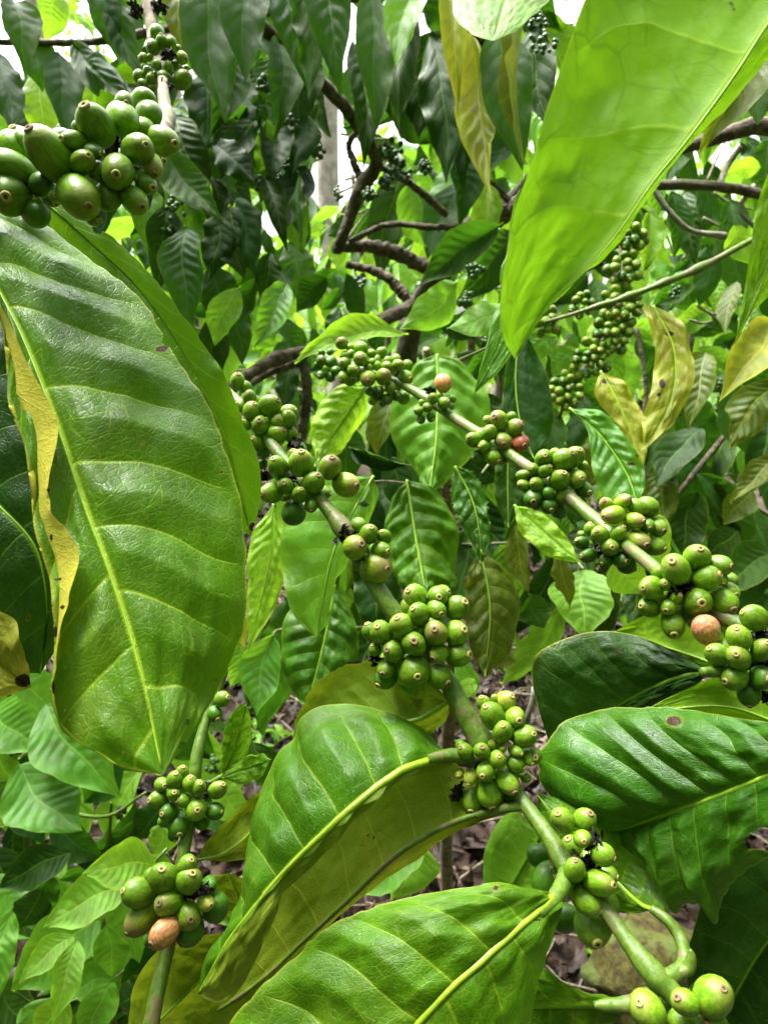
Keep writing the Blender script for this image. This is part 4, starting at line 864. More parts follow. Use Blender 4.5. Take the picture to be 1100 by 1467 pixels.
leaves_px(T4, [
 (62, 1002, 172, 1140, .80, .76, 96, 'fresh', .1, 3), (26, 1090, 118, 1190, .78, .74, 98, 'fresh', -.1, 5), (-10, 1010, 62, 1075, .85, .82, 86, 'fresh', .1, 3), (10, 1120, 66, 1212, .9, .86, 66, 'shade', .1), (108, 1218, -2, 1272, .82, .80, 56, 'dark', 0, 3),
 (20, 960, 110, 1020, .9, .9, 70, 'fresh', .2), (110, 1010, 190, 1080, .95, .95, 70, 'shade', .2), (-20, 1060, 20, 1120, .85, .85, 60, 'fresh'), (-20, 1150, 20, 1180, .9, .9, 46, 'lime'), (150, 1060, 210, 1090, 1.0, 1.0, 60, 'olive'),
 (180, 1080, 120, 1150, 1.0, 1.0, 60, 'shade'), (70, 1180, 150, 1230, 1.0, 1.0, 50, 'shade'), (-20, 1210, 40, 1290, 1.1, 1.1, 60, 'dark'), (230, 1150, 190, 1200, 1.0, 1.0, 50, 'dark'), (100, 1215, 170, 1260, 1.1, 1.1, 46, 'dark'),
 (230, 1180, 220, 1225, .9, .9, 44, 'lime'), (350, 1080, 330, 1150, .95, .95, 44, 'fresh'), (310, 1120, 360, 1170, .9, .9, 50, 'fresh'), (330, 1255, 360, 1330, .8, .8, 70, 'fresh'), (360, 1060, 400, 1130, .9, .9, 50, 'shade'), (250, 1090, 300, 1050, 1.0, 1.0, 44, 'shade'),
])
for i, (x, y, R, d) in enumerate(((50, 1058, 12, .85), (20, 1078, 12, .85), (355, 1060, 13, .95), (305, 1095, 12, .95), (55, 1048, 9, .85), (175, 1165, 10, 1.0), (300, 1125, 10, .95))):
    dark_cluster(T4, x, y, R, 16, 8, d, i+40)

fill(T4, 26, -40, 230, 960, 1260, 1.1, 1.5, 50, 80, ['fresh', 'shade', 'dark', 'fresh'], 32, 1.2)
fill(T3, 22, -40, 260, 1250, 1440, .9, 1.1, 50, 76, ['fresh', 'dark', 'fresh', 'shade'], 33, .9)
# two thickets of small leaves farther back
T5 = thing('coffee_tree', 'dense small leaved thicket of coffee behind the old gnarled limbs', 'coffee tree', P(520, 640, 2.9))
px_tube('trunk', [(500, 760, 3.0, 5), (510, 560, 2.8, 5), (520, 400, 2.6, 4), (505, 250, 2.5, 3)], M_BARK, T5, n=30)
fill(T5, 120, 210, 760, 290, 540, 2.0, 3.0, 20, 34, ['fresh', 'shade', 'lime', 'dark', 'fresh', 'shade'], 41, .9)
fill(T5, 30, 200, 420, 130, 330, 2.0, 2.8, 22, 36, ['fresh', 'shade', 'lime', 'dark'], 42, .9)
fill(T5, 40, 540, 760, 180, 330, 2.2, 3.0, 22, 36, ['fresh', 'shade', 'lime', 'dark'], 43, .9)
T6 = thing('coffee_tree', 'dense thicket of coffee behind the drooping yellowing leaves', 'coffee tree', P(980, 700, 2.6))
px_tube('trunk', [(990, 820, 2.7, 5), (980, 560, 2.6, 5), (1000, 400, 2.5, 4), (980, 250, 2.4, 3)], M_BARK, T6, n=30)
fill(T6, 150, 800, 1120, 230, 640, 1.9, 2.7, 22, 38, ['fresh', 'shade', 'lime', 'dark', 'fresh', 'shade'], 44, .9)
fill(T6, 60, 860, 1120, 560, 860, 1.6, 2.2, 26, 44, ['fresh', 'shade', 'dark', 'dark', 'fresh'], 45, .9)
fill(T6, 30, 860, 1120, 40, 260, 1.9, 2.5, 26, 44, ['fresh', 'shade', 'dark'], 46, .9)
random.seed(77)
for k in range(26):
    x, y = random.choice(((random.uniform(230, 560), random.uniform(180, 420)), (random.uniform(860, 1090), random.uniform(260, 460)))); a = random.uniform(-1.2, 1.2); l = random.uniform(30, 90)
    px_tube('twig', [(x, y, 1.7, 2.2), (x+l*.5*math.cos(a)+random.uniform(-6, 6), y+l*.5*math.sin(a)+5, 1.7, 1.8), (x+l*math.cos(a), y+l*math.sin(a), 1.7, 1.2)], M_TWIG, T5 if x < 700 else T6, n=10, sides=6, rough=.2, seed=k)
for k in range(14):
    x, y = random.choice(((random.uniform(230, 720), random.uniform(170, 420)), (random.uniform(900, 1090), random.uniform(380, 640))))
    dark_cluster(T5 if x < 800 else T6, x, y, random.uniform(8, 13), 14, 7, 1.75, 90+k)
# small weeds on the ground
def weed(x, y, d, n, size, label, seed):
    random.seed(seed); p = P(x, y, d); r = (p-CAM).normalized(); k = (CAM.z-0.02)/-r.z; p = CAM+r*k
    t = thing('seedling', label, 'seedling', p)
    for j in range(3):
        a = j*2.1; q = catmull(np.array([tuple(p), tuple(p+Vector((math.cos(a)*size*.5, math.sin(a)*size*.4, size*.5))), tuple(p+Vector((math.cos(a)*size, math.sin(a)*size*.7, size*.8)))]), 8)
        V, Fq = tube_geo(q, np.linspace(.003, .0015, 8), 6); world_mesh('stem', V, Fq, M_STEM, t)
        for m in range(n):
            b = Vector(q[3+m % 5]); az = random.uniform(0, 6.28); dr = Vector((math.cos(az), math.sin(az), random.uniform(.1, .6)))
            put_leaf(t, b, b+dr.normalized()*size*random.uniform(.45, .75), size*.28, random.choice(('fresh', 'lime')), random.uniform(-.3, .3), 'f', towards=UPZ)
weed(735, 975, 2.2, 6, .13, 'leafy green seedling on the litter beside the stem', 1)
weed(850, 1362, 1.9, 4, .07, 'tiny green seedling below the lowest berries', 2)
weed(380, 1080, 2.0, 5, .10, 'small green seedling low among the left leaves', 4)
# mossy rock
def rock():
    c = P(935, 1400, 1.45); n = 26; V = []; 
    for i in range(n+1):
        for k in range(36):
            th = math.pi*i/n; ph = 2*math.pi*k/36; v = np.array([math.sin(th)*math.cos(ph), math.sin(th)*math.sin(ph), math.cos(th)])
            s = 1+0.16*vnoise(np.array([v[0]*2+9]), np.array([v[1]*2+v[2]*3]), 4)[0]+0.06*vnoise(np.array([v[0]*7]), np.array([v[1]*7+v[2]*6]), 5)[0]
            V.append(v*s*np.array([.13, .12, .11])+np.array(c))
    Fq = [(i*36+k, (i+1)*36+k, (i+1)*36+(k+1) % 36, i*36+(k+1) % 36) for i in range(n) for k in range(36)]
    m = plain_mat('mossy_stone', (0.05, 0.032, 0.012), (0.13, 0.12, 0.018), 55, .95, 1.0, .008, c3=(0.12, 0.15, 0.03))
    V = np.array(V); V[:, 2] -= 0
    t = world_mesh('mossy_rock', V, np.array(Fq), m); t['label'] = 'yellow mossy rock under the lower right leaves'; t['category'] = 'rock'
    return t
rock()
# dry straw stalk near the berries
st = px_tube('dry_stalk', [(765, 985, 1.6, 4), (762, 1005, 1.6, 4), (756, 1025, 1.6, 4.5), (748, 1060, 1.65, 4), (740, 1100, 1.8, 3)], M_PALE, None, n=20); st['label'] = 'pale dry stalk leaning over the litter right of the stem'; st['category'] = 'stalk'

# ================================================================== FOREGROUND BRANCHES
B1 = thing('coffee_branch', 'long green branch crossing the middle, heavy with seven berry clusters', 'coffee branch', P(335, 560, .5))
px_tube('stem', [(300, 540, .52, 7), (345, 580, .49, 8), (385, 632, .455, 9), (415, 668, .44, 9), (455, 712, .42, 9.5), (490, 756, .41, 11), (530, 825, .40, 12), (556, 866, .395, 13), (600, 925, .39, 13), (640, 975, .385, 13.5), (660, 1012, .38, 15), (690, 1062, .375, 17), (718, 1108, .37, 13), (750, 1150, .36, 11), (785, 1198, .345, 12), (812, 1242, .335, 14), (870, 1308, .32, 11.5), (900, 1350, .31, 12), (935, 1395, .30, 17), (965, 1425, .295, 15), (1000, 1470, .285, 12), (1040, 1530, .28, 12)],
        M_STEM, B1, n=260, sides=18, rough=.06, seed=3, nodes=((490, 756, .30), (690, 1065, .15), (812, 1250, .15)))
px_tube('petiole', [(940, 1405, .298, 13), (965, 1396, .30, 12), (980, 1378, .305, 10), (974, 1345, .315, 9), (955, 1318, .32, 8), (932, 1302, .325, 6)], M_STEM, B1, n=50)
px_tube('petiole', [(815, 1250, .333, 15), (806, 1268, .32, 13), (790, 1292, .308, 11), (770, 1310, .30, 8)], M_STEM, B1, n=40)
px_tube('petiole', [(700, 1080, .372, 11), (672, 1084, .37, 12), (645, 1082, .368, 10), (615, 1087, .362, 7)], M_STEM, B1, n=40)
px_tube('petiole', [(760, 1155, .358, 8), (735, 1156, .36, 7), (700, 1163, .365, 6), (680, 1168, .366, 5)], M_STEM, B1, n=30)
px_tube('petiole', [(935, 1425, .298, 14), (905, 1438, .30, 12), (870, 1440, .30, 9), (850, 1440, .30, 5)], M_STEM, B1, n=30)
px_tube('bud', [(968, 1395, .30, 9), (985, 1388, .30, 9), (990, 1372, .30, 7), (988, 1360, .30, 2)], M_STEM, B1, n=20)
clump('bark_scar', B1, 492, 765, .402, 12, M_DRY, 3, 14)
O, S1 = (330, 530), 5.5
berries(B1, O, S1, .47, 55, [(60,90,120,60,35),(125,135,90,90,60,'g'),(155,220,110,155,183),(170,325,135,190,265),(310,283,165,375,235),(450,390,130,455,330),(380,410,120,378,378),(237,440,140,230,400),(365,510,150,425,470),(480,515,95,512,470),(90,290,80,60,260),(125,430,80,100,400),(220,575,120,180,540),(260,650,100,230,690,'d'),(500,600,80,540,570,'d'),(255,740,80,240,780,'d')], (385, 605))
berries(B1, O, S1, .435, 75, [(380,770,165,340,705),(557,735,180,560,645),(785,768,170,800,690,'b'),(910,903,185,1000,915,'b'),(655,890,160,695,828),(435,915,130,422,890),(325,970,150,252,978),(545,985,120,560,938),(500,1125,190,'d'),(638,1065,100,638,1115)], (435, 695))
O, S1 = (480, 740), 5.238
berries(B1, O, S1, .405, 45, [(180,60,110),(255,130,140,272,80),(370,150,100,350,108),(148,232,170,200,205,'b'),(345,255,130,398,262),(305,385,220,395,395,'b')], (520, 785), 0)
berries(B1, O, S1, .392, 80, [(600,595,160,545,550),(770,600,150,780,605),(800,575,120,850,565),(912,685,180,975,640),(630,730,155,580,685),(760,700,140,795,730),(500,820,170,462,755),(345,870,165,315,820),(265,860,120,240,800),(755,872,180,745,845,'b'),(905,875,175,968,848),(590,955,180,592,935),(640,860,100),(440,1010,155,387,1000),(300,1000,90,280,960),(780,1025,125,735,1065),(920,1035,180,1005,1035),(390,1140,140,358,1180),(380,1210,160,325,1265,'d'),(590,1165,245,617,1200),(560,1290,120,600,1335),(770,1190,190,840,1250)], (600, 920), 0)
berries(B1, (630, 980), 6.875, .375, 70, [(430,190,140,405,120),(515,310,225,440,205),(640,170,185,710,115,'y'),(550,150,90,520,110),(735,330,190,775,358),(615,470,195,620,400),(830,515,215,920,495),(250,660,150,195,615),(200,600,100),(410,655,145,415,615),(570,740,160,585,705),(620,640,70,620,632),(745,660,120,800,690),(745,785,160,818,835),(930,710,150,940,725),(870,730,120,905,780),(450,860,185,420,905),(185,880,100,180,910,'y'),(305,915,135,285,985,'y'),(665,955,220,725,1050),(480,1060,240,508,1190),(330,1140,200,310,1235),(690,1100,130,720,1115),(840,920,100,865,940),(530,590,100,'y')], (715, 1080))
berries(B1, (740, 1140), 6.669, .335, 75, [(440,235,205,380,155),(650,230,190,705,165),(625,410,150,640,435),(820,560,190,915,600),(550,710,180,560,600),(780,830,220,900,850),(665,1005,200,770,1090),(880,1030,170,930,1130),(725,1230,300,758,1360),(830,1230,160,880,1320)], (840, 1250), 1, 1.08)
berries(B1, (740, 1140), 6.669, .375, 60, [(210,570,220,'d'),(285,790,240,200,930,'d'),(460,1170,260,'d')], (790, 1270))
berries(B1, (890, 1370), 6.47, .295, 80, [(240,500,290,145,410),(590,430,210,495,370),(845,375,310,945,300),(565,620,230),(850,650,240,780,570)], (985, 1440), 1, 1.08)
for (x, y, d, r, s) in ((415, 690, .43, 9, 1), (383, 680, .45, 10, 2), (540, 945, .385, 9, 4), (838, 1235, .325, 16, 5), (850, 1205, .325, 12, 6), (655, 1135, .375, 10, 7), (612, 900, .39, 12, 8), (1000, 1450, .29, 10, 9), (688, 1095, .37, 9, 10), (425, 640, .45, 10, 11)):
    clump('dried_flower', B1, x, y, d, r, M_DRY, s)
for a in ((385, 600, 38, .475, 25, 6, 1), (430, 692, 42, .445, 26, 7, 2), (522, 792, 26, .41, 24, 3, 3), (600, 918, 55, .395, 32, 9, 4), (712, 1080, 48, .38, 26, 9, 5), (832, 1245, 44, .345, 34, 7, 6), (985, 1455, 50, .30, 40, 5, 7)): pack(B1, *a)
# leaf folded along its bright channel
leaf_rails(B1, {-1: [(663,1082,.37),(628,1073,.378),(600,1048,.385),(560,1025,.39),(520,1014,.395),(470,1014,.40),(436,1030,.40),(424,1060,.40),(400,1078,.40),(385,1112,.40),(372,1150,.395),(369,1220,.385),(358,1285,.375),(330,1325,.365),(300,1370,.355),(284,1425,.35)],
 0: [(663,1082,.37),(620,1086,.365),(570,1105,.355),(510,1150,.345),(450,1205,.34),(400,1255,.34),(362,1300,.34),(320,1355,.345),(284,1425,.35)],
 1: [(663,1082,.37),(640,1098,.372),(590,1108,.364),(550,1136,.356),(500,1186,.348),(450,1232,.345),(405,1280,.342),(392,1320,.338),(360,1385,.340),(325,1436,.345),(284,1425,.35)]},
 'hero', nvein=9, a=.02, b=.03, corr=.0040, arch=.06, mid_r=(9.5, 3), midmat=M_MIDY, seed=4, label='leaf folded along its bright yellow green midrib',
 yellow=lambda s, t, p: np.clip(s*3+.15, 0, 1)*.40)
leaf_rails(B1, {-1: [(748,1158,.36),(690,1118,.38),(620,1078,.392),(540,1088,.40),(470,1148,.405),(400,1230,.405),(350,1330,.40),(310,1450,.39)],
 0: [(748,1158,.36),(700,1164,.365),(640,1183,.37),(570,1225,.375),(500,1290,.38),(440,1345,.385),(380,1400,.39),(310,1450,.39)],
 1: [(748,1158,.36),(700,1174,.368),(650,1196,.38),(596,1228,.39),(560,1262,.395),(520,1290,.40),(470,1332,.40),(400,1402,.395),(310,1450,.39)]},
 'olive', 'under', nvein=9, a=.04, b=.05, corr=.0012, arch=.04, mid_r=(6, 3), midmat=M_STEM, seed=6, label='olive leaf seen from its veined underside', spots=((524, 1120, 10, 6), (527, 1197, 4, 3), (536, 1200, 4, 3)))
leaf_rails(B1, {-1: [(645,1003,.385),(620,982,.39),(570,955,.40),(520,946,.41),(470,966,.415),(438,1003,.42),(420,1045,.42),(425,1085,.42)], 0: [(645,1003,.385),(600,1030,.39),(540,1036,.40),(480,1050,.41),(425,1085,.42)],
 1: [(645,1003,.385),(640,1035,.395),(600,1062,.40),(500,1085,.41),(425,1085,.42)]}, 'olive', 'under', nvein=8, corr=.0015, mid_r=(5, 2), seed=7, nu=60, nv=90, spots=((505, 948, 20, 4),), rag=.001)
leaf_rails(B1, {-1: [(806,1272,.32),(790,1284,.312),(760,1276,.308),(735,1271,.305),(700,1267,.302),(640,1275,.302),(580,1285,.304),(520,1305,.306),(460,1335,.308),(410,1378,.308),(365,1425,.306),(325,1475,.304),(300,1560,.30),(400,1680,.285)],
 0: [(806,1272,.32),(790,1292,.305),(740,1335,.292),(690,1380,.284),(640,1425,.28),(590,1480,.278),(530,1545,.278),(400,1680,.285)],
 1: [(806,1272,.32),(800,1300,.312),(788,1330,.306),(785,1365,.302),(770,1420,.30),(752,1475,.298),(700,1580,.295),(560,1670,.29),(400,1680,.285)]},
 'hero', nvein=9, a=.03, b=.04, corr=.0034, arch=.12, mid_r=(9, 5), midmat=M_MIDY, seed=9, nu=120, nv=180, label='large glossy leaf along the bottom edge', spots=((710, 1272, 5, 6), (768, 1318, 12, 2)), rag=.0006,)
leaf_rails(B1, {-1: [(935,1303,.33),(957,1318,.335),(956,1290,.345),(932,1240,.355),(892,1190,.36),(850,1160,.365),(812,1142,.37),(770,1140,.375)], 0: [(935,1303,.33),(900,1278,.35),(862,1240,.36),(820,1190,.352),(770,1140,.365)],
 1: [(935,1303,.33),(890,1308,.35),(840,1290,.365),(795,1240,.36),(772,1190,.365),(770,1140,.365)]}, 'under', 'top', nvein=8, corr=.0012, mid_r=(5, 1.5), seed=12, nu=60, nv=100, spots=((862, 1195, 3, 9),))
leaf_rails(B1, {-1: [(905,1440,.302),(870,1428,.302),(820,1408,.305),(775,1390,.31),(730,1388,.32),(660,1450,.33)], 0: [(905,1440,.302),(850,1441,.305),(760,1443,.315),(660,1450,.33)], 1: [(905,1440,.302),(850,1490,.31),(760,1510,.32),(660,1450,.33)]},
 'hero', nvein=7, corr=.0015, mid_r=(8, 4), seed=14, nu=60, nv=80)
leaf_rails(B1, {-1: [(775,1195,.40),(740,1160,.41),(705,1190,.42),(692,1240,.43),(690,1330,.43)], 0: [(775,1195,.40),(750,1240,.41),(720,1290,.42),(690,1330,.43)], 1: [(775,1195,.40),(800,1250,.41),(770,1310,.42),(690,1330,.43)]}, 'fresh', 'top', nvein=7, corr=.001, mid_r=(3, 1), seed=15, nu=50, nv=60)

# ------------------------------------------------------------------ second branch
B2 = thing('coffee_branch', 'berry laden branch running behind to the right edge, with one red and two pink berries', 'coffee branch', P(430, 505, .66))
px_tube('stem', [(432, 508, 1.18, 4), (442, 505, .95, 4.5), (462, 510, .74, 5.5), (520, 530, .66, 5.5), (570, 548, .645, 6), (612, 572, .62, 6.5), (650, 598, .60, 7), (700, 630, .56, 7.5), (740, 658, .53, 8), (800, 700, .49, 9), (850, 744, .465, 9.5), (892, 778, .44, 9), (935, 812, .41, 10), (980, 855, .38, 12), (1035, 884, .36, 12), (1075, 905, .35, 12), (1140, 950, .33, 13)],
        M_STEM, B2, n=160, sides=16, rough=.06, seed=8, nodes=((612, 572, .3), (700, 630, .3), (850, 745, .2)))
px_tube('petiole', [(1080, 940, .345, 12), (1050, 958, .34, 11), (1028, 962, .336, 9), (1005, 963, .333, 7)], M_STEM, B2, n=30)
O, S1 = (440, 470), 5.0
berries(B2, O, S1, .655, 62, [(250,110,85,235,90,'b'),(310,140,60),(385,142,92),(383,222,100,380,205),(460,182,65),(315,185,60,300,180),(270,195,65),(270,255,85,250,240),(335,305,95,360,295),(265,352,85,235,380),(105,180,50,'d'),(165,170,50,'d'),(100,235,75,110,220,'d'),(80,270,60,'d'),(170,240,80,'d'),(100,335,65,85,350,'d'),(165,350,70,'d'),(205,305,65,'d'),(435,362,110,437,380,'b'),(547,348,112,572,320,'b'),(465,245,65),(500,270,70),(445,285,65),(570,280,80,590,265),(580,232,60),(635,220,65),(650,265,80,668,250),(715,270,80),(705,355,100,740,365),(595,428,80,610,420),(520,450,65,510,445,'d'),(450,452,70,'d'),(570,510,85,575,520,'d'),(640,485,75,655,480,'d'),(500,490,65,'d'),(540,540,50,'d'),(470,520,60),(690,500,90)], (530, 530), 0)
berries(B2, O, S1, .61, 30, [(972,395,118,990,470,'o'),(900,505,75,895,480),(950,485,50),(978,537,80,1015,530),(1040,510,55),(1030,560,50),(860,570,70,860,560),(820,535,45),(795,595,60,770,590),(885,640,62,900,660,'d'),(815,655,60,795,670,'d')], (620, 580), 0)
O, S1 = (660, 580), 5.5
berries(B2, O, S1, .555, 42, [(210,120,70,190,110),(295,115,135,262,92,'b'),(400,95,80),(425,180,125,478,150,'b'),(460,300,145,500,320,'r'),(225,220,120,240,175),(330,285,135,340,310,'b'),(100,275,115,60,245),(185,325,95,140,335),(125,400,90,88,415,'d'),(255,410,130,300,445)], (710, 628), 0)
berries(B2, O, S1, .50, 55, [(650,420,130,662,397),(735,380,80,755,360),(800,435,170,865,385),(890,410,150,930,360),(960,480,80),(575,505,90,548,498),(660,523,95,700,485),(485,552,80,535,545),(775,595,150,808,540),(910,585,140,948,578),(495,635,90,455,618),(595,625,105,562,607),(685,695,95,740,690,'d'),(565,730,140,570,765,'d'),(812,720,130,885,715),(690,790,130,712,828,'d'),(965,665,130,1010,690,'d'),(770,830,130,'d'),(590,800,60,'d')], (795, 690))
berries(B2, (815, 700), 7.333, .455, 62, [(390,165,140,365,120,'b'),(560,135,150,630,100,'b'),(460,275,200,350,300,'b'),(710,195,160,810,240),(820,195,210,925,250),(680,335,180,768,345,'b'),(815,385,150,845,415),(915,405,180,985,440),(720,545,220,800,590,'b'),(880,595,210,985,630),(220,430,120,215,358),(320,480,170,285,435),(510,470,160,570,400),(125,480,80),(130,570,130,75,530,'d'),(425,610,190,450,618),(200,700,155,115,715,'d'),(380,760,140,335,795,'d'),(540,740,170,600,760,'d'),(340,830,130,280,860,'d'),(600,800,170,675,840,'d'),(240,570,60,255,595)], (885, 765))
O, S1 = (905, 770), 5.641
berries(B2, O, S1, .375, 75, [(350,258,225,320,185),(520,165,200,550,95),(695,230,170,780,235),(600,330,200,690,305),(790,350,130),(720,340,100,732,375),(525,520,215,558,530),(735,510,200,800,570),(790,430,130,830,460),(155,410,180,78,408),(220,290,120),(268,380,100,268,370),(355,490,95,385,465),(295,565,125,270,595),(140,565,150,60,550),(330,700,190,340,780),(440,610,140,'d'),(597,745,215,'p')], (990, 850))
berries(B2, O, S1, .345, 75, [(985,650,190,872,595),(860,810,195,840,725),(690,945,180,610,890),(855,965,195,838,940),(825,1130,200,740,1170),(1050,910,160,1090,850),(1040,1135,180,1095,1140,'d'),(945,1265,180,950,1355,'d'),(1180,690,180)], (1085, 935))
for (x, y, d, r, s) in ((975, 848, .365, 14, 21), (1092, 915, .335, 14, 22), (1085, 955, .34, 16, 23), (768, 690, .49, 9, 24), (856, 790, .45, 9, 25), (1098, 1000, .34, 9, 26), (616, 560, .60, 6, 27)): clump('dried_flower', B2, x, y, d, r, M_DRY, s)
for a in ((530, 530, 50, .665, 17, 10, 11), (712, 628, 30, .56, 21, 5, 12), (798, 690, 42, .505, 23, 8, 13), (885, 768, 48, .46, 24, 8, 14), (985, 850, 52, .38, 34, 8, 15), (1080, 935, 46, .35, 33, 6, 16)): pack(B2, *a)
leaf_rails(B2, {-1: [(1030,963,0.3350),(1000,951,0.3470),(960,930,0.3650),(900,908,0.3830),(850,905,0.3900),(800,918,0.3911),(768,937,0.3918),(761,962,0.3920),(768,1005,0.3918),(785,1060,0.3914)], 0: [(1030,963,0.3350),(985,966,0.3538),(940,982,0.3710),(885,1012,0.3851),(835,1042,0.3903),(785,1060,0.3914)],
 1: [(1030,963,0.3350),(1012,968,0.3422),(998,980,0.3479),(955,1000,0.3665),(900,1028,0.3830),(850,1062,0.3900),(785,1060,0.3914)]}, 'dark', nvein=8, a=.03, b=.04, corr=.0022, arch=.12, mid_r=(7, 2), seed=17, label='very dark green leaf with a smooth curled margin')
leaf_rails(B2, {-1: [(1060,965,0.3800),(1030,900,0.3890),(965,872,0.4085),(915,885,0.4156),(880,905,0.4200)], 0: [(1060,965,0.3800),(980,935,0.4040),(880,905,0.4200)], 1: [(1060,965,0.3800),(1010,958,0.3950),(945,935,0.4119),(880,905,0.4200)]}, 'under', 'under', nvein=6, corr=.0008, mid_r=(3, 1), seed=18, nu=40, nv=60)
leaf_rails(B2, {-1: [(1150,1050,0.3800),(1120,965,0.3836),(1045,965,0.3926),(985,985,0.3998),(920,1020,0.4076)], 0: [(1150,1050,0.3800),(1040,1012,0.3932),(920,1020,0.4076)], 1: [(1150,1050,0.3800),(1080,1065,0.3884),(1000,1050,0.3980),(920,1020,0.4076)]}, 'under', 'under', nvein=6, corr=.0008, mid_r=(3, 1), seed=19, nu=40, nv=60)

# ------------------------------------------------------------------ branch 3, lower left
B3 = thing('coffee_branch', 'upright green branch at the lower left carrying two tight berry clusters', 'coffee branch', P(225, 1480, .37))
px_tube('stem', [(322, 960, .46, 6), (308, 1000, .455, 6.5), (296, 1030, .45, 7), (284, 1075, .44, 8.5), (280, 1105, .435, 9), (274, 1150, .43, 8), (270, 1185, .425, 8.5), (264, 1218, .42, 9), (258, 1255, .415, 9), (247, 1330, .405, 10), (238, 1370, .40, 10), (225, 1425, .39, 11), (212, 1500, .38, 12)], M_STEM, B3, n=120, sides=16, rough=.05, seed=12)
O, S1 = (175, 980), 3.76
berries(B3, O, S1, .455, 22, [(540,80,80,575,70),(500,160,80,515,190,'d')], (312, 1010))
berries(B3, O, S1, .435, 60, [(325,480,70,330,440),(290,520,95,290,475),(215,540,75,230,550),(200,620,95,155,625),(365,535,80,370,495),(412,560,80,425,530),(285,595,80,283,585),(330,625,75,300,625),(515,570,85,550,535),(400,675,110,408,680),(255,690,95,222,700,'d'),(500,685,90,545,690,'d'),(305,755,115,310,800,'d'),(430,740,80,'d'),(225,740,60,'d'),(280,810,60,285,840,'d')], (268, 1145))
berries(B3, O, S1, .415, 75, [(225,1045,150,212,990),(90,1125,150,15,1115),(350,980,105,380,940),(360,1060,130,385,1010),(255,1180,135,208,1180),(110,1260,150,52,1320,'b'),(355,1250,140,370,1270),(230,1340,140,180,1385,'o'),(505,1205,140,'d'),(450,1180,80,478,1195,'y'),(365,1330,140,335,1380,'d'),(150,1380,70,'d'),(160,1030,80),(470,1080,80,'d')], (252, 1290))
for (x, y, d, r, s) in ((272, 1280, .40, 9, 31), (287, 1272, .40, 10, 32), (298, 1132, .43, 8, 33), (232, 1085, .43, 6, 34)): clump('dried_flower', B3, x, y, d, r, M_DRY, s)
for a in ((268, 1145, 40, .44, 22, 8, 21), (250, 1290, 50, .42, 34, 7, 22)): pack(B3, *a)
leaf_rails(B3, {-1: [(283,1232,.43),(300,1200,.435),(335,1165,.44),(362,1140,.445),(400,1120,.45)], 0: [(283,1232,.43),(320,1222,.435),(360,1190,.44),(400,1120,.45)], 1: [(283,1232,.43),(330,1234,.435),(380,1222,.44),(410,1180,.445),(400,1120,.45)]}, 'olive', 'under', nvein=6, corr=.0012, mid_r=(3, 1), seed=21, nu=40, nv=60)
leaf_rails(B3, {-1: [(330,1250,.44),(300,1262,.44),(330,1330,.44),(345,1400,.43)], 0: [(330,1250,.44),(350,1310,.44),(345,1400,.43)], 1: [(330,1250,.44),(375,1270,.44),(385,1340,.44),(345,1400,.43)]}, 'olive', 'under', nvein=6, corr=.0012, mid_r=(2.5, 1), seed=22, nu=40, nv=60)
leaf_rails(B3, {-1: [(345,1335,.42),(290,1340,.42),(225,1365,.42),(190,1420,.42),(185,1500,.42)], 0: [(345,1335,.42),(300,1390,.42),(250,1440,.42),(185,1500,.42)], 1: [(345,1335,.42),(370,1400,.42),(330,1470,.42),(185,1500,.42)]}, 'olive', 'under', nvein=8, corr=.0012, mid_r=(3, 1.5), seed=23, nu=50, nv=80)
leaf_rails(B3, {-1: [(317,1115,.44),(318,1070,.44),(326,1030,.44),(345,1008,.44)], 0: [(317,1115,.44),(334,1080,.442),(345,1045,.442),(352,1010,.44)], 1: [(317,1115,.44),(345,1100,.45),(358,1050,.455),(356,1012,.44)]}, 'hero', nvein=6, corr=.0012, mid_r=(2.5, 1), seed=24, nu=40, nv=60)
leaf_rails(B3, {-1: [(317,1115,.44),(335,1095,.44),(362,1080,.43),(388,1088,.43)], 0: [(317,1115,.44),(345,1104,.435),(388,1088,.43)], 1: [(317,1115,.44),(350,1122,.435),(375,1112,.43),(388,1088,.43)]}, 'fresh', nvein=6, corr=.001, mid_r=(2, 1), seed=25, nu=30, nv=50)
px_tube('petiole', [(283, 1232, .43, 4), (272, 1240, .425, 4), (262, 1235, .42, 4)], M_STEM, B3, n=12); px_tube('petiole', [(278, 1120, .437, 4), (300, 1122, .44, 4), (318, 1112, .44, 3.5)], M_STEM, B3, n=12)

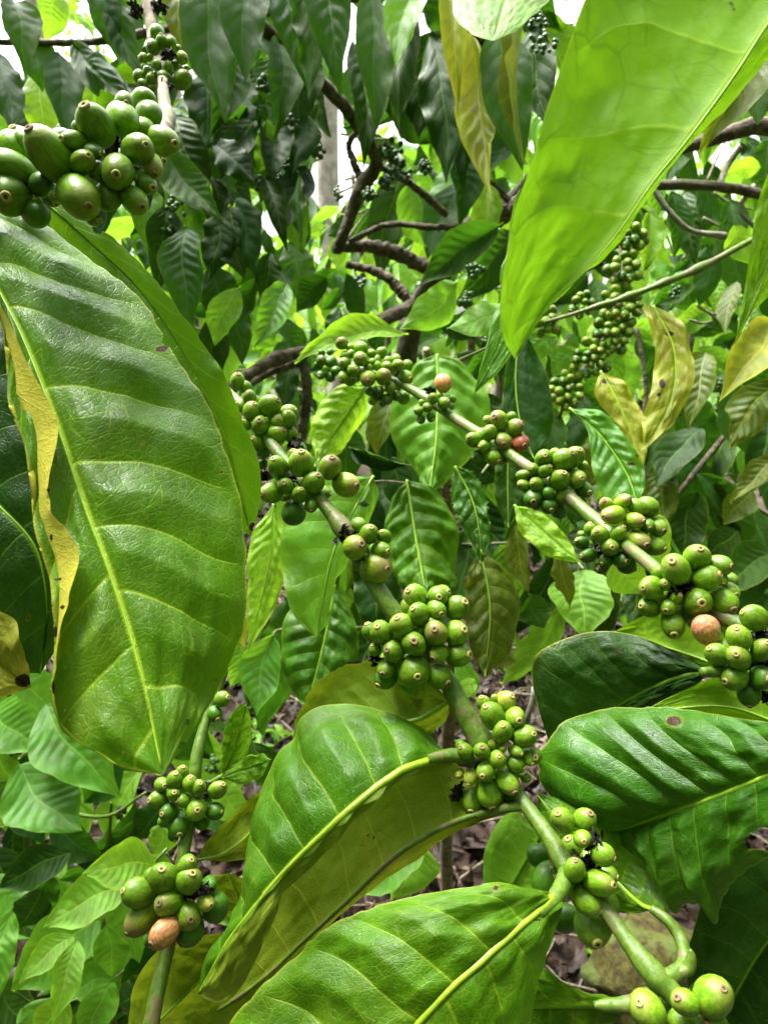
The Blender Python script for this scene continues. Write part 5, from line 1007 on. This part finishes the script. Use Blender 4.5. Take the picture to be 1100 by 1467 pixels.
# ------------------------------------------------------------------ branch 4, upper left
B4 = thing('coffee_branch', 'pale branch at the upper left with large near berries above the biggest leaf', 'coffee branch', P(215, 0, .55))
px_tube('stem', [(195, -60, .60, 9), (210, -10, .58, 9), (216, 25, .57, 9.5), (224, 60, .56, 9), (232, 100, .54, 7), (235, 140, .50, 8.5), (238, 170, .44, 9), (225, 195, .38, 10), (190, 212, .35, 11), (140, 228, .345, 12), (60, 250, .325, 13), (0, 268, .31, 13), (-60, 290, .30, 14)], M_TWIG, B4, n=140, sides=16, rough=.12, seed=31, nodes=((236, 172, .5), (222, 68, .5)))
berries(B4, (0, 120), 4.074, .30, 130, [(80,370,170),(150,320,110),(70,490,190,-40,440),(20,380,100),(310,420,240,218,315),(440,340,120,380,325),(560,245,190,515,165),(720,210,190),(725,100,100,740,115),(840,100,130),(870,180,145),(840,260,120),(805,385,165,852,355),(950,335,165,1030,350),(690,515,190,680,530),(890,480,120,910,540,'b'),(855,585,110,900,610),(785,680,150,840,725),(630,660,150),(465,660,230,528,725),(485,460,130,515,420),(570,510,110),(545,395,90,600,410,'d'),(240,590,130,'d'),(325,655,70,325,650),(70,650,220,40,660),(210,760,150,'d'),(550,790,80,585,800),(795,550,40,797,548),(450,250,60,450,240)], (115, 235), 2)
berries(B4, (180, 0), 7.336, .545, 48, [(335,345,150),(385,445,120,375,380),(480,450,110,465,385),(290,500,140,265,485),(595,610,120,635,615),(195,610,90,165,555),(260,600,60,265,575),(330,680,90,305,630),(450,700,100,440,640),(235,740,90),(150,810,130),(410,810,130,380,795),(270,830,100,270,780),(600,840,180,640,770),(195,890,90,155,860),(290,920,80,265,915),(555,500,60),(640,720,60),(520,680,80),(315,790,60)], (233, 92))
for (x, y, d, r, s) in ((165, 205, .30, 12, 41), (195, 232, .31, 9, 42), (196, 15, .57, 9, 43), (228, 12, .57, 9, 44), (240, 80, .53, 8, 45), (238, 125, .52, 8, 46), (150, 210, .30, 10, 48)): clump('dried_flower', B4, x, y, d, r, M_DRY, s)
for a in ((175, 210, 55, .32, 38, 9, 31), (50, 240, 60, .30, 44, 6, 32), (233, 95, 34, .55, 14, 9, 33)): pack(B4, *a)
# the biggest leaf, its left margin rolled over and yellow
leaf_rails(B4, {-1.0: [(-70,330,0.2945),(5,445,0.2822),(40,520,0.2744),(78,590,0.2673),(84,618,0.2645),(70,690,0.2575),(74,730,0.2536),(96,760,0.2508),(114,795,0.2475),(100,850,0.2425),(88,900,0.2380),(80,950,0.2336),(76,1008,0.2307),(100,1052,0.2312),(150,1080,0.2316),(178,1098,0.2318),(234,1110,0.2320)],
 -.66: [(-70,330,0.3045),(-4,450,0.2917),(8,505,0.2859),(14,580,0.2783),(38,650,0.2714),(47,700,0.2665),(48,750,0.2618),(62,800,0.2571),(74,850,0.2525),(78,900,0.2480),(76,950,0.2436),(74,1008,0.2389),(98,1056,0.2356),(148,1084,0.2337),(178,1102,0.2326),(234,1110,0.2320)],
 0: [(-70,300,0.3098),(20,455,0.2931),(78,596,0.2787),(124,730,0.2656),(156,814,0.2578),(200,950,0.2456),(234,1110,0.2320)],
 1: [(-70,260,0.3340),(0,287,0.3332),(50,312,0.3305),(130,370,0.3242),(200,430,0.3178),(245,500,0.3105),(300,590,0.3013),(335,680,0.2924),(354,760,0.2848),(357,850,0.2765),(345,920,0.2702),(318,980,0.2649),(285,1035,0.2515),(250,1088,0.2377),(234,1110,0.2320)]},
 'hero', nvein=8, a=.12, b=.13, corr=.0034, arch=.05, mid_r=(5, 1.8), seed=2, nu=150, nv=240, label='biggest leaf, glossy green with a rolled yellow margin', wave=.001, rag=.0008,
 yellow=lambda s, t, p: np.maximum(np.clip((-s-.56)*7, 0, 1)*np.clip((.80-t)*14, 0, 1), np.clip((np.abs(s)-.90)*9, 0, 1)*np.clip((t-.6)*4, 0, 1)*.8*(s < 0)),
 spots=((232, 500, 12, 5), (240, 494, 7, 5), (205, 636, 3, 3), (318, 677, 3, 3), (330, 915, 3, 3), (70, 702, 4, 4), (84, 830, 9, 3), (74, 770, 3, 8), (80, 905, 4, 12), (77, 985, 3, 12), (90, 870, 5, 4)), holes=((237, 487, 5, 7), (262, 1068, 6, 5), (268, 1035, 5, 4)))
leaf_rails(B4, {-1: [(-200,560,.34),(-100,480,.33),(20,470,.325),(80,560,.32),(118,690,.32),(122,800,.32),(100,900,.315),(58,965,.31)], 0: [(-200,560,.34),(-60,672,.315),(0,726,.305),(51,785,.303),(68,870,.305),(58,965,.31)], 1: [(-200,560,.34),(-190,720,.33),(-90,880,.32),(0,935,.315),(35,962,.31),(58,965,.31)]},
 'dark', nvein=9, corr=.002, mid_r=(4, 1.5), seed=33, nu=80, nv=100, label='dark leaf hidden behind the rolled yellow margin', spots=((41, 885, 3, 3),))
leaf_rails(B4, {-1: [(-90,900,.30),(-40,866,.30),(8,878,.30),(30,905,.30),(45,985,.305)], 0: [(-90,900,.30),(-20,938,.30),(45,985,.305)], 1: [(-90,900,.30),(-60,985,.30),(0,998,.30),(45,985,.305)]}, 'yellow', 'top', nvein=6, corr=.0008, mid_r=(2, 1), seed=34, nu=50, nv=60, spots=((34, 975, 16, 12),), label='small yellowed leaf with a brown tip',
 yellow=lambda s, t, p: s*0+.75)
leaf_rails(B4, {-1: [(60,286,.35),(80,345,.36),(150,455,.35),(220,565,.345),(290,680,.335),(335,755,.345),(360,768,.35)], 0: [(60,286,.35),(115,335,.35),(195,410,.346),(262,505,.342),(322,625,.34),(360,768,.35)],
 1: [(60,286,.35),(85,292,.35),(110,303,.35),(135,322,.348),(160,338,.346),(215,392,.342),(270,462,.338),(305,512,.336),(322,537,.33),(347,600,.338),(368,652,.342),(373,718,.346),(360,768,.35)]}, 'hero', nvein=9, a=.08, b=.08, corr=.0004, arch=.03, wave=.0, fine=0, mid_r=(3, 1), seed=35, rag=.0004, label='leaf tucked behind the biggest leaf', holes=((140, 330, 7, 5),), spots=((363, 755, 8, 8),))
px_tube('petiole', [(20, 262, .31, 6), (35, 268, .33, 5), (50, 278, .346, 4.5), (70, 298, .35, 3.5)], M_STEMB, B4, n=16)

# ------------------------------------------------------------------ branch above, out of the frame: the hanging leaf undersides at the upper right
B5 = thing('coffee_branch', 'overhead branch whose huge bright leaf underside hangs across the upper right corner', 'coffee branch', P(1150, -150, .26))
px_tube('stem', [(1300, 0, .27, 14), (1200, -90, .255, 13), (1050, -220, .26, 12), (850, -200, .27, 11), (770, -110, .27, 9)], M_STEM, B5, n=50)
leaf_rails(B5, {-1: [(1190,-90,.24),(1040,-170,.235),(900,-120,.225),(838,0,.215),(800,110,.21),(765,220,.205),(735,310,.205),(718,400,.208),(715,450,.212),(722,485,.216),(737,514,.222)],
 0: [(1190,-90,.24),(1102,28,.228),(1045,115,.222),(980,203,.218),(930,264,.215),(880,335,.215),(830,392,.216),(790,430,.218),(755,480,.22),(737,514,.222)],
 1: [(1190,-90,.24),(1125,50,.245),(1060,130,.245),(985,215,.242),(925,285,.24),(870,355,.238),(820,405,.234),(775,450,.23),(750,490,.225),(737,514,.222)]},
 'under', 'under', nvein=5, a=.22, b=.22, corr=.0022, arch=.10, mid_r=(3, 1.2), seed=51, nu=140, nv=200, wave=.001, label='huge bright green leaf seen from below')
leaf_rails(B5, {-1: [(775,-130,.34),(690,-80,.32),(652,-15,.285),(652,26,.265),(678,50,.25),(706,59,.246)], 0: [(775,-130,.34),(735,-30,.29),(706,59,.246)], 1: [(775,-130,.34),(825,-70,.32),(790,-5,.285),(762,22,.265),(735,47,.252),(706,59,.246)]}, 'lime', 'top', nvein=6, corr=.0004, wave=.0004, arch=.05, mid_r=(2.5, 1), seed=52, nu=60, nv=70)
leaf_rails(B5, {-1: [(752,250,.275),(733,310,.275),(716,415,.275),(700,478,.272),(678,565,.27)], 0: [(752,250,.275),(742,380,.272),(722,470,.27),(678,565,.27)], 1: [(752,250,.275),(790,380,.275),(752,470,.272),(716,530,.27),(678,565,.27)]}, 'fresh', 'top', nvein=8, corr=.0012, mid_r=(2.5, 1), seed=53, nu=50, nv=90)
leaf_rails(B5, {-1: [(1160,110,.25),(1105,235,.25),(1084,295,.25),(1075,350,.25),(1065,420,.25),(1052,492,.25)], 0: [(1160,110,.25),(1118,300,.248),(1092,400,.248),(1052,492,.25)], 1: [(1160,110,.25),(1200,300,.25),(1115,415,.25),(1080,450,.25),(1052,492,.25)]}, 'under', 'under', nvein=8, corr=.001, mid_r=(2.5, 1), seed=54, nu=50, nv=90)

# ------------------------------------------------------------------ branch at the right edge with the two dark leaves
B6 = thing('coffee_branch', 'branch off the right edge holding the broad dark ribbed leaf with a bitten margin', 'coffee branch', P(1250, 1060, .28))
px_tube('stem', [(1260, 900, .30, 14), (1240, 1050, .28, 14), (1230, 1250, .30, 14), (1220, 1500, .32, 14)], M_STEM, B6, n=40)
px_tube('petiole', [(1240, 1052, .28, 9), (1220, 1060, .275, 8), (1195, 1070, .272, 7)], M_STEM, B6, n=12)
leaf_rails(B6, {-1: [(1210,1064,0.2700),(1160,1030,0.2854),(1100,1034,0.3030),(1040,1026,0.3205),(990,1017,0.3357),(930,1012,0.3566),(850,1020,0.3765),(803,1042,0.3800),(780,1068,0.3807),(768,1092,0.3798),(778,1128,0.3765),(825,1170,0.3697),(872,1198,0.3627)],
 0: [(1210,1064,0.2700),(1100,1110,0.2970),(1000,1150,0.3220),(890,1190,0.3586),(872,1198,0.3627)],
 1: [(1210,1064,0.2700),(1200,1190,0.2735),(1115,1222,0.2953),(1072,1245,0.3068),(1045,1268,0.3142),(1032,1290,0.3179),(1024,1322,0.3200),(1008,1300,0.3239),(985,1296,0.3304),(963,1308,0.3370),(940,1262,0.3437),(912,1230,0.3521),(872,1198,0.3627)]},
 'heavy', nvein=9, a=.03, b=.04, corr=.0036, arch=.10, mid_r=(7, 3), seed=61, nu=130, nv=170, label='broad dark ribbed leaf with a brown spot and a bitten hole', spots=((965, 1033, 14, 9),), holes=((1092, 1207, 26, 19),), rag=.0008)
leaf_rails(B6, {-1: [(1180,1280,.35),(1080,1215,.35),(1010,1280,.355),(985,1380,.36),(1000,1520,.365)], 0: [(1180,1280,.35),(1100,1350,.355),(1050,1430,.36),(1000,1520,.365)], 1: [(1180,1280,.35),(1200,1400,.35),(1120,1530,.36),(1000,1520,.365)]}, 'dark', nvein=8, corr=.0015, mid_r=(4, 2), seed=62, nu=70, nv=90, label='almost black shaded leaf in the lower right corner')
